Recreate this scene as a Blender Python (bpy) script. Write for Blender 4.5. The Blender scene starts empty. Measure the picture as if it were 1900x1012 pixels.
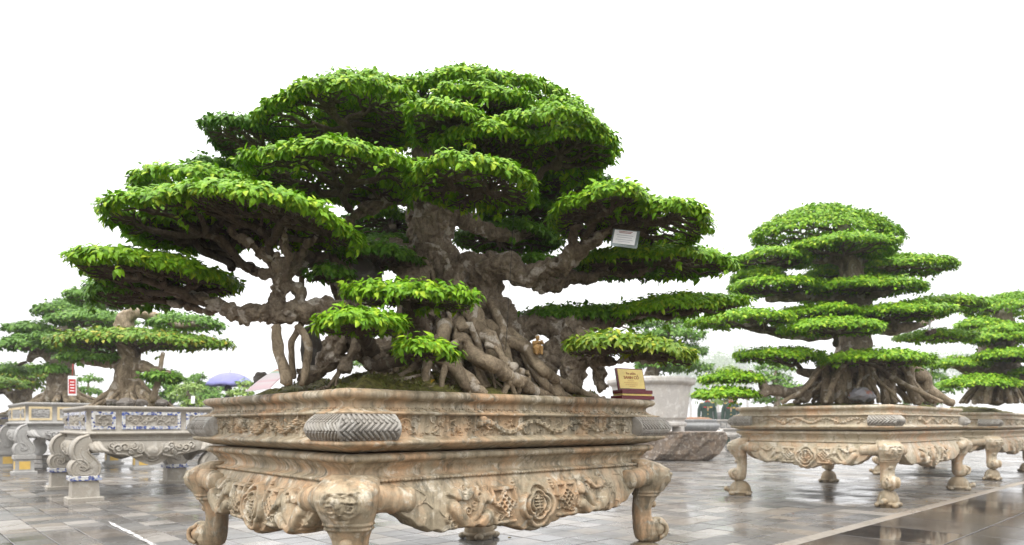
import bpy, math, random
import numpy as np
from mathutils import Vector, Matrix

# ------------------------------------------------------------------ camera, sky, sun, exposure
SC = bpy.context.scene
COL = SC.collection
F, HZ, EYE = 1266.7, 787.0, 0.72          # focal length in photo pixels, horizon row, eye height (m)
cam_d = bpy.data.cameras.new("camera")
cam_d.lens = 24.0; cam_d.sensor_width = 36.0; cam_d.shift_y = (HZ - 506.0) / 1900.0
cam_d.clip_start = 0.05; cam_d.clip_end = 3000
cam_d.dof.use_dof = True; cam_d.dof.focus_distance = 2.85; cam_d.dof.aperture_fstop = 3.5
CAM = bpy.data.objects.new("camera", cam_d); COL.objects.link(CAM)
CAM.location = (0, 0, EYE); CAM.rotation_euler = (math.pi / 2, 0, 0)
SC.camera = CAM

SUN_EL, SUN_AZ = math.radians(62), math.radians(205)      # high soft sun behind the cloud, behind the camera
W = bpy.data.worlds.new("World"); SC.world = W; W.use_nodes = True
nt = W.node_tree; nt.nodes.clear()
sky = nt.nodes.new("ShaderNodeTexSky"); sky.sky_type = 'NISHITA'; sky.sun_disc = False
sky.sun_elevation = SUN_EL; sky.sun_rotation = SUN_AZ; sky.air_density = 1.0; sky.dust_density = 3.0
hsv = nt.nodes.new("ShaderNodeHueSaturation"); hsv.inputs['Saturation'].default_value = 0.12; hsv.inputs['Value'].default_value = 0.09
tc = nt.nodes.new("ShaderNodeTexCoord"); sx = nt.nodes.new("ShaderNodeSeparateXYZ")
mr = nt.nodes.new("ShaderNodeMapRange")                      # overcast cloud: zenith brighter than the horizon
mr.inputs['From Min'].default_value = 0.0; mr.inputs['From Max'].default_value = 1.0
mr.inputs['To Min'].default_value = .64; mr.inputs['To Max'].default_value = 2.7
cm = nt.nodes.new("ShaderNodeCombineXYZ")
mix = nt.nodes.new("ShaderNodeMix"); mix.data_type = 'RGBA'; mix.inputs[0].default_value = 0.86
bg = nt.nodes.new("ShaderNodeBackground"); bg.inputs['Strength'].default_value = 1.0
wo = nt.nodes.new("ShaderNodeOutputWorld")
L = nt.links.new
L(sky.outputs[0], hsv.inputs['Color']); L(tc.outputs['Generated'], sx.inputs[0]); L(sx.outputs['Z'], mr.inputs['Value'])
for i in range(3): L(mr.outputs[0], cm.inputs[i])
L(hsv.outputs[0], mix.inputs[6]); L(cm.outputs[0], mix.inputs[7]); L(mix.outputs[2], bg.inputs['Color']); L(bg.outputs[0], wo.inputs['Surface'])
sun_d = bpy.data.lights.new("sun", 'SUN'); sun_d.energy = 1.5; sun_d.angle = math.radians(35); sun_d.color = (1.0, 0.97, 0.92)
SUN = bpy.data.objects.new("sun", sun_d); COL.objects.link(SUN)
_sd = Vector((math.sin(SUN_AZ) * math.cos(SUN_EL), math.cos(SUN_AZ) * math.cos(SUN_EL), math.sin(SUN_EL)))
SUN.rotation_euler = (-_sd).to_track_quat('-Z', 'Y').to_euler()
vs = SC.view_settings; vs.view_transform = 'Standard'; vs.look = 'None'; vs.gamma = 1.0; vs.use_curve_mapping = False
vs.exposure = 0.75
SC.cycles.use_denoising = True
SC.cycles.max_bounces = 7; SC.cycles.diffuse_bounces = 3; SC.cycles.glossy_bounces = 3; SC.cycles.transmission_bounces = 4
SC.cycles.transparent_max_bounces = 6; SC.cycles.volume_bounces = 2
SC.cycles.caustics_reflective = False; SC.cycles.caustics_refractive = False

# ------------------------------------------------------------------ helpers
RNG = np.random.default_rng(7); random.seed(7)
def at(x, y, d):                                           # photo pixel + depth in metres -> point in the place
    return np.array([(x - 950.0) / F * d, d, EYE - (y - HZ) / F * d])
def nrm(a):
    a = np.asarray(a, float); return a / np.maximum(np.linalg.norm(a, axis=-1, keepdims=True), 1e-9)

class MB:
    """collects quads and triangles, builds ONE mesh object"""
    def __init__(s): s.v = []; s.q = []; s.t = []; s.n = 0; s.attr = []
    def add(s, V, Q=None, T=None, a=None):
        V = np.asarray(V, float).reshape(-1, 3)
        if Q is not None and len(Q): s.q.append(np.asarray(Q, np.int64).reshape(-1, 4) + s.n)
        if T is not None and len(T): s.t.append(np.asarray(T, np.int64).reshape(-1, 3) + s.n)
        s.v.append(V); s.n += len(V)
        s.attr.append(np.zeros(len(V)) if a is None else (np.full(len(V), a) if np.isscalar(a) else np.asarray(a)))
        return s
    def mesh(s, name, mat, smooth=True):
        V = np.concatenate(s.v); Q = np.concatenate(s.q) if s.q else np.zeros((0, 4), np.int64)
        T = np.concatenate(s.t) if s.t else np.zeros((0, 3), np.int64)
        me = bpy.data.meshes.new(name)
        me.vertices.add(len(V)); me.vertices.foreach_set('co', V.astype(np.float32).ravel())
        lv = np.concatenate([Q.ravel(), T.ravel()]); me.loops.add(len(lv)); me.loops.foreach_set('vertex_index', lv.astype(np.int32))
        st = np.concatenate([np.arange(len(Q)) * 4, len(Q) * 4 + np.arange(len(T)) * 3]).astype(np.int32)
        me.polygons.add(len(st)); me.polygons.foreach_set('loop_start', st)
        me.polygons.foreach_set('use_smooth', np.full(len(st), smooth, bool))
        A = np.concatenate(s.attr)
        if A.any():
            at_ = me.attributes.new('rnd', 'FLOAT', 'POINT'); at_.data.foreach_set('value', A.astype(np.float32))
        me.update(calc_edges=True); me.validate()
        if mat: me.materials.append(mat)
        return me
    def obj(s, name, mat, parent=None, smooth=True, kind=None):
        return link(name, s.mesh(name, mat, smooth), parent, kind)

def link(name, me, parent=None, kind=None):
    o = bpy.data.objects.new(name, me); COL.objects.link(o)
    if parent is not None:
        o.parent = parent
        if 'world' in parent.keys(): pass
    if kind: o['kind'] = kind
    return o
def thing(name, label, cat, loc=(0, 0, 0), rz=0.0, group=None):
    o = bpy.data.objects.new(name, None); COL.objects.link(o); o.location = [float(c) for c in loc]; o.rotation_euler = (0, 0, rz)
    o.empty_display_size = 0.1
    return tag(o, label, cat, group)
def tag(o, label, cat, group=None):
    o['label'] = label; o['category'] = cat
    if group: o['group'] = group
    return o
def copy_tree(o, parent=None):
    c = o.copy(); COL.objects.link(c); c.parent = parent
    for ch in list(o.children): copy_tree(ch, c)
    return c

def box(mb, c, s, rz=0.0, bev=0.0, a=None, taper=1.0):
    """box centred at c with size s; bev chamfers the top edges; taper scales the top"""
    hx, hy, hz = s[0] / 2, s[1] / 2, s[2] / 2
    rows = [(1, 1, -hz)]
    if bev > 0: rows += [(taper, taper, hz - bev), (taper * (hx - bev) / hx, taper * (hy - bev) / hy, hz)]
    else: rows += [(taper, taper, hz)]
    V = []
    for fx, fy, z in rows:
        for sx_, sy_ in ((-1, -1), (1, -1), (1, 1), (-1, 1)): V.append((sx_ * hx * fx, sy_ * hy * fy, z))
    V = np.array(V); Q = [(3, 2, 1, 0)]
    for r in range(len(rows) - 1):
        for k in range(4): Q.append((r * 4 + k, r * 4 + (k + 1) % 4, r * 4 + 4 + (k + 1) % 4, r * 4 + 4 + k))
    t = (len(rows) - 1) * 4; Q.append((t, t + 1, t + 2, t + 3))
    ca, sa = math.cos(rz), math.sin(rz)
    V = np.stack([V[:, 0] * ca - V[:, 1] * sa, V[:, 0] * sa + V[:, 1] * ca, V[:, 2]], 1) + np.asarray(c)
    return mb.add(V, Q, a=a)

def spline(P, k=5):
    P = np.asarray(P, float)
    if len(P) < 3:
        t = np.linspace(0, 1, k + 1)[:, None]; return P[0] * (1 - t) + P[-1] * t
    E = np.concatenate([[2 * P[0] - P[1]], P, [2 * P[-1] - P[-2]]]); out = []
    for i in range(len(P) - 1):
        p0, p1, p2, p3 = E[i:i + 4]
        for t in np.linspace(0, 1, k, endpoint=False):
            out.append(0.5 * (2 * p1 + (p2 - p0) * t + (2 * p0 - 5 * p1 + 4 * p2 - p3) * t * t + (3 * p1 - p0 - 3 * p2 + p3) * t ** 3))
    out.append(P[-1]); return np.array(out)

def tube(mb, pts, rad, n=8, rough=0.0, seed=0, flat=1.0, cap=True, a=None):
    P = np.asarray(pts, float); m = len(P); rad = np.broadcast_to(np.asarray(rad, float), (m,))
    T = nrm(np.gradient(P, axis=0))
    ref = np.array([0, 0, 1.0]) if abs(T[0][2]) < 0.9 else np.array([1.0, 0, 0])
    N = np.zeros_like(P); nn = ref - T[0] * (ref @ T[0]); N[0] = nn / np.linalg.norm(nn)
    for i in range(1, m):
        nn = N[i - 1] - T[i] * (N[i - 1] @ T[i]); N[i] = nn / max(np.linalg.norm(nn), 1e-9)
    B = np.cross(T, N); ang = np.linspace(0, 2 * np.pi, n, endpoint=False)
    R = np.repeat(rad[:, None], n, 1)
    if rough > 0:
        rs = np.random.default_rng(seed); s = np.cumsum(np.r_[0, np.linalg.norm(np.diff(P, axis=0), axis=1)]) / max(rad.mean(), 1e-4)
        d = np.zeros_like(R)
        for k in range(7):
            f1 = rs.integers(1, 5); f2 = rs.uniform(0.25, 1.5); d += np.sin(f1 * ang[None] + f2 * s[:, None] * rs.choice([-1, 1]) + rs.uniform(0, 6.3)) / 3.2
        R = R * (1 + rough * d)
    V = P[:, None] + R[..., None] * (np.cos(ang)[None, :, None] * N[:, None] * flat + np.sin(ang)[None, :, None] * B[:, None])
    i = np.arange(m - 1)[:, None]; j = np.arange(n)[None]; j2 = (j + 1) % n
    Q = np.stack([i * n + j, i * n + j2, (i + 1) * n + j2, (i + 1) * n + j], -1).reshape(-1, 4)
    V = V.reshape(-1, 3); Tt = None
    if cap:
        V = np.concatenate([V, [P[0] - T[0] * rad[0] * .5], [P[-1] + T[-1] * rad[-1] * .5]]); c0, c1 = m * n, m * n + 1; jj = np.arange(n)
        Tt = np.concatenate([np.stack([(jj + 1) % n, jj, np.full(n, c0)], 1), np.stack([(m - 1) * n + jj, (m - 1) * n + (jj + 1) % n, np.full(n, c1)], 1)])
    return mb.add(V, Q, Tt, a=a)

def ellipsoid(mb, c, r, nu=16, nv=10, rz=0.0, fn=None, a=None):
    u = np.linspace(0, 2 * np.pi, nu, endpoint=False); v = np.linspace(-np.pi / 2, np.pi / 2, nv)
    D = np.stack([np.cos(v)[:, None] * np.cos(u)[None], np.cos(v)[:, None] * np.sin(u)[None], np.repeat(np.sin(v)[:, None], nu, 1)], -1)
    S = np.ones(D.shape[:2]) if fn is None else fn(D)
    V = (D * S[..., None] * np.asarray(r)).reshape(-1, 3); ca, sa = math.cos(rz), math.sin(rz)
    V = np.stack([V[:, 0] * ca - V[:, 1] * sa, V[:, 0] * sa + V[:, 1] * ca, V[:, 2]], 1) + np.asarray(c)
    i = np.arange(nv - 1)[:, None]; j = np.arange(nu)[None]; j2 = (j + 1) % nu
    return mb.add(V, np.stack([i * nu + j, i * nu + j2, (i + 1) * nu + j2, (i + 1) * nu + j], -1).reshape(-1, 4), a=a)

def grid_faces(m, n, flip=False):
    i = np.arange(m - 1)[:, None]; j = np.arange(n - 1)[None]
    Q = np.stack([i * n + j, (i + 1) * n + j, (i + 1) * n + j + 1, i * n + j + 1], -1).reshape(-1, 4)
    return Q[:, ::-1] if flip else Q

def loft(mb, rings, close=True, cap=True, a=None):
    """rings: (m, n, 3) closed loops"""
    R = np.asarray(rings, float); m, n = R.shape[:2]
    i = np.arange(m - 1)[:, None]; j = np.arange(n)[None]; j2 = (j + 1) % n
    Q = np.stack([i * n + j, i * n + j2, (i + 1) * n + j2, (i + 1) * n + j], -1).reshape(-1, 4); V = R.reshape(-1, 3); T = None
    if cap:
        V = np.concatenate([V, [R[0].mean(0)], [R[-1].mean(0)]]); jj = np.arange(n)
        T = np.concatenate([np.stack([(jj + 1) % n, jj, np.full(n, m * n)], 1), np.stack([(m - 1) * n + jj, (m - 1) * n + (jj + 1) % n, np.full(n, m * n + 1)], 1)])
    return mb.add(V, Q, T, a=a)
def lathe(mb, prof, n=32, c=(0, 0, 0), sides=None, a=None):
    ang = np.linspace(0, 2 * np.pi, n, endpoint=False)
    s = np.ones(n) if sides is None else 1 / np.maximum(np.cos(((ang + np.pi / sides) % (2 * np.pi / sides)) - np.pi / sides), .5) * math.cos(math.pi / sides)
    R = [np.stack([c[0] + r * s * np.cos(ang), c[1] + r * s * np.sin(ang), np.full(n, c[2] + z)], 1) for r, z in prof]
    return loft(mb, R, a=a)

# value noise usable on numpy arrays
_PT = np.random.default_rng(3).random((64, 64, 64))
def vnoise(p):
    p = np.asarray(p, float); i = np.floor(p).astype(int); f = p - i; f = f * f * (3 - 2 * f); i %= 64; k = (i + 1) % 64
    def g(a, b, c): return _PT[a, b, c]
    x0, y0, z0 = i[..., 0], i[..., 1], i[..., 2]; x1, y1, z1 = k[..., 0], k[..., 1], k[..., 2]; fx, fy, fz = f[..., 0], f[..., 1], f[..., 2]
    a = g(x0, y0, z0) * (1 - fx) + g(x1, y0, z0) * fx; b = g(x0, y1, z0) * (1 - fx) + g(x1, y1, z0) * fx
    c = g(x0, y0, z1) * (1 - fx) + g(x1, y0, z1) * fx; d = g(x0, y1, z1) * (1 - fx) + g(x1, y1, z1) * fx
    return (a * (1 - fy) + b * fy) * (1 - fz) + (c * (1 - fy) + d * fy) * fz
def fbm(p, o=4):
    p = np.asarray(p, float); s = 0; w = 0.5
    for k in range(o): s = s + w * (vnoise(p * 2 ** k + 17.3 * k) - .5); w *= .5
    return s

# ------------------------------------------------------------------ materials
class NT:
    def __init__(s, name):
        s.m = bpy.data.materials.new(name); s.m.use_nodes = True; s.t = s.m.node_tree; s.b = s.t.nodes['Principled BSDF']; s.out = s.t.nodes['Material Output']
    def n(s, typ, **kw):
        x = s.t.nodes.new('ShaderNode' + typ)
        for k, v in kw.items():
            if k.startswith('_'): setattr(x, k[1:], v)
            else: x.inputs[k.replace('__', ' ')].default_value = v
        return x
    def l(s, a, b): s.t.links.new(a, b)
    def coord(s, scale=(1, 1, 1), kind='Object'):
        c = s.n('TexCoord'); m = s.n('Mapping'); m.inputs['Scale'].default_value = scale; s.l(c.outputs[kind], m.inputs['Vector']); return m.outputs[0]
    def noise(s, vec, scale, detail=6, rough=.6, dist=0.0):
        x = s.n('TexNoise', Scale=scale, Detail=detail, Roughness=rough, Distortion=dist); s.l(vec, x.inputs['Vector']); return x.outputs['Fac']
    def ramp(s, fac, stops, interp='LINEAR'):
        r = s.n('ValToRGB'); r.color_ramp.interpolation = interp; e = r.color_ramp.elements
        while len(e) < len(stops): e.new(0.5)
        for k, (p, c) in enumerate(stops):
            e[k].position = p; e[k].color = (c, c, c, 1) if np.isscalar(c) else (*c, 1)
        s.l(fac, r.inputs[0]); return r.outputs[0]
    def mix(s, fac, a, b, mode='MIX'):
        m = s.n('Mix', _data_type='RGBA', _blend_type=mode)
        for sock, v in ((m.inputs[0], fac), (m.inputs[6], a), (m.inputs[7], b)):
            if hasattr(v, 'is_linked'): s.l(v, sock)
            elif np.isscalar(v): sock.default_value = v
            else: sock.default_value = (*v, 1)
        return m.outputs[2]
    def math(s, op, a, b=0.0):
        m = s.n('Math', _operation=op)
        for i, v in enumerate((a, b)):
            if hasattr(v, 'is_linked'): s.l(v, m.inputs[i])
            else: m.inputs[i].default_value = v
        return m.outputs[0]
    def rnd(s):
        a = s.n('Attribute', _attribute_name='rnd'); o = s.n('ObjectInfo'); return s.math('FRACT', s.math('ADD', a.outputs['Fac'], o.outputs['Random']))
    def bump(s, h, strength=.3, dist=.01):
        b = s.n('Bump', Strength=strength, Distance=dist); s.l(h, b.inputs['Height']); s.l(b.outputs[0], s.b.inputs['Normal']); return b
    def base(s, c, rough=.6, spec=.5):
        if hasattr(c, 'is_linked'): s.l(c, s.b.inputs['Base Color'])
        else: s.b.inputs['Base Color'].default_value = (*c, 1)
        if hasattr(rough, 'is_linked'): s.l(rough, s.b.inputs['Roughness'])
        else: s.b.inputs['Roughness'].default_value = rough
        s.b.inputs['Specular IOR Level'].default_value = spec
        return s.m
def plain(name, c, rough=.6, spec=.4, var=.12, scale=12):
    k = NT(name); v = k.coord(); f = k.noise(v, scale, 5)
    col = k.mix(k.ramp(f, [(.3, 0.0), (.7, 1.0)]), tuple(x * (1 - var) for x in c), tuple(min(1, x * (1 + var)) for x in c)); return k.base(col, rough, spec)

def stone(name, warm, grey, pale, dark, warm_amt=.5, dark_amt=.5, sc=1.0, grain=1.0):
    k = NT(name); v = k.coord((sc, sc, sc)); vs_ = k.coord((sc * 5, sc * 5, sc * .9))
    big = k.noise(v, 3.2, 5, .62, .5); mid = k.noise(v, 9, 6, .65, .7); fine = k.noise(v, 60, 5, .7); st = k.noise(vs_, 3.2, 6, .65, .4)
    c = k.mix(k.ramp(big, [(warm_amt - .12, 0.0), (warm_amt + .1, 1.0)]), warm, grey)
    c = k.mix(k.ramp(mid, [(.53, 0.0), (.62, .9)]), c, pale)
    c = k.mix(k.ramp(fine, [(.35, .75), (.62, 0.0)]), c, k.mix(.5, c, tuple(x * .55 for x in grey)))
    d1 = k.math('MULTIPLY', k.ramp(st, [(.66 - .2 * dark_amt, 0.0), (.80 - .16 * dark_amt, 1.0)]), k.ramp(mid, [(.3, .15), (.62, 1.0)]))
    c = k.mix(k.math('MULTIPLY', d1, .8), c, dark)
    h = k.math('ADD', k.math('MULTIPLY', fine, .35), mid); k.bump(h, .55 * grain, .006)
    rg = k.n('MapRange'); rg.inputs['To Min'].default_value = .42; rg.inputs['To Max'].default_value = .8; k.l(mid, rg.inputs['Value'])
    return k.base(c, rg.outputs[0], .35)
M = {}
M['stone'] = stone('carved_stone', (.56, .35, .195), (.41, .34, .235), (.66, .59, .47), (.055, .045, .02), .465, 1.2, 1.6)
M['stone2'] = stone('carved_stone_pale', (.54, .35, .21), (.45, .385, .28), (.62, .56, .46), (.12, .10, .04), .46, .7, 1.2)
M['fret'] = stone('fret_stone', (.30, .27, .225), (.34, .315, .28), (.48, .46, .42), (.06, .055, .045), .45, .5)
M['cement'] = stone('cement', (.39, .345, .28), (.33, .30, .255), (.44, .41, .36), (.16, .13, .085), .4, .35, 1.3, .8)
M['cement_grey'] = stone('cement_grey', (.37, .355, .33), (.33, .32, .305), (.45, .44, .42), (.14, .125, .10), .4, .3, 1.3, .8)
M['marble'] = stone('pale_marble', (.60, .56, .51), (.50, .47, .44), (.68, .66, .63), (.30, .26, .21), .45, .35, .8, .4)
M['grey_stone'] = stone('grey_stone', (.26, .26, .255), (.22, .22, .22), (.36, .36, .36), (.08, .08, .075), .45, .4, 1.0, .6)
M['slab'] = stone('onyx_slab', (.25, .175, .115), (.15, .12, .095), (.46, .41, .36), (.05, .038, .028), .45, .8, 2.2, 1.6)
M['turtle'] = stone('turtle_stone', (.30, .22, .13), (.24, .20, .14), (.40, .35, .27), (.05, .05, .025), .5, .6)
M['rock'] = stone('dark_rock', (.13, .105, .085), (.105, .095, .085), (.20, .185, .165), (.03, .028, .02), .5, .5)

def bark(name, c1, c2, pale, moss, pale_t=.6, sc=1.0):
    k = NT(name); v = k.coord((sc, sc, sc)); vs_ = k.coord((sc * 1.0, sc * 1.0, sc * .45))
    a = k.noise(vs_, 16, 7, .68, .8); b = k.noise(v, 11, 4, .5, .3); f = k.noise(v, 90, 4, .7); g = k.noise(v, 4, 4, .6)
    c = k.mix(k.ramp(a, [(.33, 0.0), (.66, 1.0)]), c1, c2)
    c = k.mix(k.ramp(b, [(pale_t, 0.0), (pale_t + .045, .8)]), c, pale)
    c = k.mix(k.ramp(g, [(.58, 0.0), (.72, .55)]), c, moss)
    c = k.mix(k.ramp(f, [(.3, .5), (.55, 0.0)]), c, tuple(x * .45 for x in c1))
    k.bump(k.math('ADD', a, k.math('MULTIPLY', f, .45)), 1.0, .012); return k.base(c, .75, .25)
M['bark'] = bark('ficus_bark', (.105, .078, .054), (.35, .285, .205), (.52, .465, .395), (.17, .15, .07), .56)
M['twig'] = bark('ficus_twig', (.06, .043, .029), (.155, .118, .08), (.22, .185, .14), (.10, .09, .045), .63, 2.0)
M['root'] = bark('pale_root', (.13, .096, .061), (.42, .335, .23), (.54, .48, .40), (.14, .125, .055), .58)

def leafmat(name, a, b, young, spec=.5, trans=.28):
    k = NT(name); r = k.rnd(); v = k.coord(); f = k.noise(v, 5, 2)
    c = k.mix(r, a, b); c = k.mix(k.ramp(k.math('FRACT', k.math('MULTIPLY', r, 7.31)), [(.72, 0.0), (.97, 1.0)]), c, young)
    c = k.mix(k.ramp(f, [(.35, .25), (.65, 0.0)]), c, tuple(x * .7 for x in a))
    m = k.base(c, .42, spec)
    tr = k.n('BsdfTranslucent'); k.l(k.mix(1.0, c, (.9, 1.0, .45), 'MULTIPLY'), tr.inputs['Color'])
    ms = k.n('MixShader'); ms.inputs[0].default_value = trans
    k.l(k.b.outputs[0], ms.inputs[1]); k.l(tr.outputs[0], ms.inputs[2]); k.l(ms.outputs[0], k.out.inputs['Surface']); return m
M['leaf'] = leafmat('ficus_leaf', (.11, .265, .008), (.225, .42, .014), (.40, .54, .03), spec=.2, trans=.18)
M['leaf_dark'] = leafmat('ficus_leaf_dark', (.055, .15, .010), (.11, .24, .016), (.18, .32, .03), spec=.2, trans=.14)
M['leaf_yellow'] = leafmat('ficus_leaf_yellow', (.14, .28, .02), (.28, .40, .03), (.50, .52, .04))
M['leaf_olive'] = leafmat('ficus_leaf_olive', (.10, .21, .015), (.18, .31, .028), (.40, .34, .04), spec=.22, trans=.16)
M['leaf_far'] = leafmat('far_leaf', (.075, .18, .018), (.13, .27, .028), (.20, .34, .04), spec=.22, trans=.16)
# ------------------------------------------------------------------ the ground: wet paving laid on a 43 degree grid
TH = 0.75
U = np.array([math.cos(TH), math.sin(TH)]); V_ = np.array([-math.sin(TH), math.cos(TH)])
def uv(u, v, z=0.0): p = U * u + V_ * v; return np.array([p[0], p[1], z])
def pix(p): return 950 + p[0] / p[1] * F, HZ - (p[2] - EYE) / p[1] * F
def paving_mat(name, cols, wet, far=False, rmin=.055, rmax=.44):
    k = NT(name); r = k.rnd(); g = k.coord((1, 1, 1), 'Object') if far else None
    if g is None:
        ge = k.n('NewGeometry'); g = ge.outputs['Position']
    if far:
        mp = k.n('Mapping'); mp.inputs['Rotation'].default_value = (0, 0, -TH); k.l(g, mp.inputs['Vector'])
        br = k.n('TexBrick', Scale=1.0); br.offset = 0.0; br.inputs['Brick Width'].default_value = .2; br.inputs['Row Height'].default_value = .2; br.inputs['Mortar Size'].default_value = .005
        br.inputs['Color1'].default_value = (*cols[0], 1); br.inputs['Color2'].default_value = (*cols[-1], 1); br.inputs['Mortar'].default_value = (.05, .045, .04, 1); k.l(mp.outputs[0], br.inputs['Vector']); c = br.outputs['Color']
    else: c = k.ramp(r, [(i / len(cols), cc) for i, cc in enumerate(cols)], 'CONSTANT')
    n1 = k.noise(g, 1.3, 5, .6, .4); n2 = k.noise(g, 22, 5, .65); n3 = k.noise(g, 6, 4, .6)
    c = k.mix(k.ramp(n2, [(.3, .45), (.7, 0.0)]), c, (.05, .043, .036))
    c = k.mix(k.ramp(n3, [(.55, 0.0), (.75, .4)]), c, (.23, .20, .165))
    rr = k.math('ADD', k.math('MULTIPLY', r, .16), k.math('MULTIPLY', k.ramp(n1, [(wet - .1, 0.0), (wet + .14, 1.0)]), rmax - .1))
    rr = k.math('ADD', rr, rmin)
    k.bump(k.math('ADD', n2, k.math('MULTIPLY', n3, .6)), .07, .004)
    return k.base(c, rr, .45)
M['tile'] = paving_mat('wet_tile', [(.115, .110, .104), (.16, .142, .124), (.095, .093, .09), (.19, .163, .135), (.14, .132, .124), (.25, .23, .208), (.12, .116, .111)], .5)
M['tile_far'] = paving_mat('wet_tile_far', [(.075, .07, .065), (.13, .108, .088)], .5, True)
M['granite'] = paving_mat('dark_granite', [(.030, .028, .027), (.040, .036, .033), (.048, .043, .040)], .62, False, .02, .2)
M['kerb'] = paving_mat('band_stone', [(.30, .255, .21), (.36, .31, .25), (.26, .23, .195)], .45, False, .12)
mb = MB(); n = 61; g = np.linspace(-1, 1, n); gx = np.sign(g) * np.abs(g) ** 3 * 600
X, Y = np.meshgrid(gx, gx, indexing='ij'); mb.add(np.stack([X, Y, np.full_like(X, -.02)], -1), grid_faces(n, n))
PAVE = mb.obj('pavement', M['tile_far'], None, False, 'structure')
def tile_mesh(name, sx_, sy_, mat):
    m_ = MB(); box(m_, (0, 0, -.012), (sx_, sy_, .024), bev=.002); return m_.mesh(name, mat, False)
TS = .2; near = []; far = []
for i in range(-170, 200):
    for j in range(9, 210):
        c = uv((i + .5) * TS, 1.915 + (j - 9 + .5) * TS)
        if c[1] < 3.2 or c[1] > 26: continue
        px, py = pix(c)
        if -60 < px < 1960 and py < 1035: (near if py > 860 else far).append((c[1], c))
near.sort(key=lambda t: t[0]); far = near[300:] + far; near = near[:300]
tm = tile_mesh('tile', TS - .005, TS - .005, M['tile'])
for d, c in near:
    o = link('tile', tm, PAVE); o.location = (c[0], c[1], random.uniform(-.0012, .0012)); o.rotation_euler = (random.gauss(0, .004), random.gauss(0, .004), TH + random.gauss(0, .004))
mb = MB(); hs = TS / 2 - .0025
base = np.array([(-hs, -hs, 0), (hs, -hs, 0), (hs, hs, 0), (-hs, hs, 0), (-hs, -hs, -.024), (hs, -hs, -.024), (hs, hs, -.024), (-hs, hs, -.024)])
ca, sa = math.cos(TH), math.sin(TH); base = np.stack([base[:, 0] * ca - base[:, 1] * sa, base[:, 0] * sa + base[:, 1] * ca, base[:, 2]], 1)
C = np.array([c for _, c in far]); tilt = RNG.normal(0, .004, (len(C), 2))
VV = base[None] + C[:, None]; VV[..., 2] += base[None, :, 0] * tilt[:, :1] + base[None, :, 1] * tilt[:, 1:] + RNG.uniform(-.001, .001, (len(C), 1))
qf = np.array([(0, 1, 2, 3), (4, 5, 1, 0), (5, 6, 2, 1), (6, 7, 3, 2), (7, 4, 0, 3)])
mb.add(VV.reshape(-1, 3), (qf[None] + 8 * np.arange(len(C))[:, None, None]).reshape(-1, 4), a=np.repeat(RNG.random(len(C)), 8))
mb.obj('tile_field', M['tile'], PAVE, False, 'stuff')
km = tile_mesh('kerb_stone', .795, .090, M['kerb'])
for i in range(2, 40):
    c = uv(i * .8 + .4, 1.867)
    px, py = pix(c)
    if c[1] > 2 and -60 < px < 2200:
        o = link('kerb_stone', km, PAVE); o.location = (c[0], c[1], .001); o.rotation_euler = (random.gauss(0, .002), random.gauss(0, .002), TH)
gm = tile_mesh('granite_slab', .593, .593, M['granite'])
for i in range(0, 60):
    for j in range(0, 24):
        c = uv(i * .6 + .1, 1.521 - j * .6)
        if c[1] < 1: continue
        px, py = pix(c)
        if 700 < px < 2500 and py < 1250:
            o = link('granite_slab', gm, PAVE); o.location = (c[0], c[1], random.uniform(-.0008, .0006)); o.rotation_euler = (random.gauss(0, .0016), random.gauss(0, .0016), TH)
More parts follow.
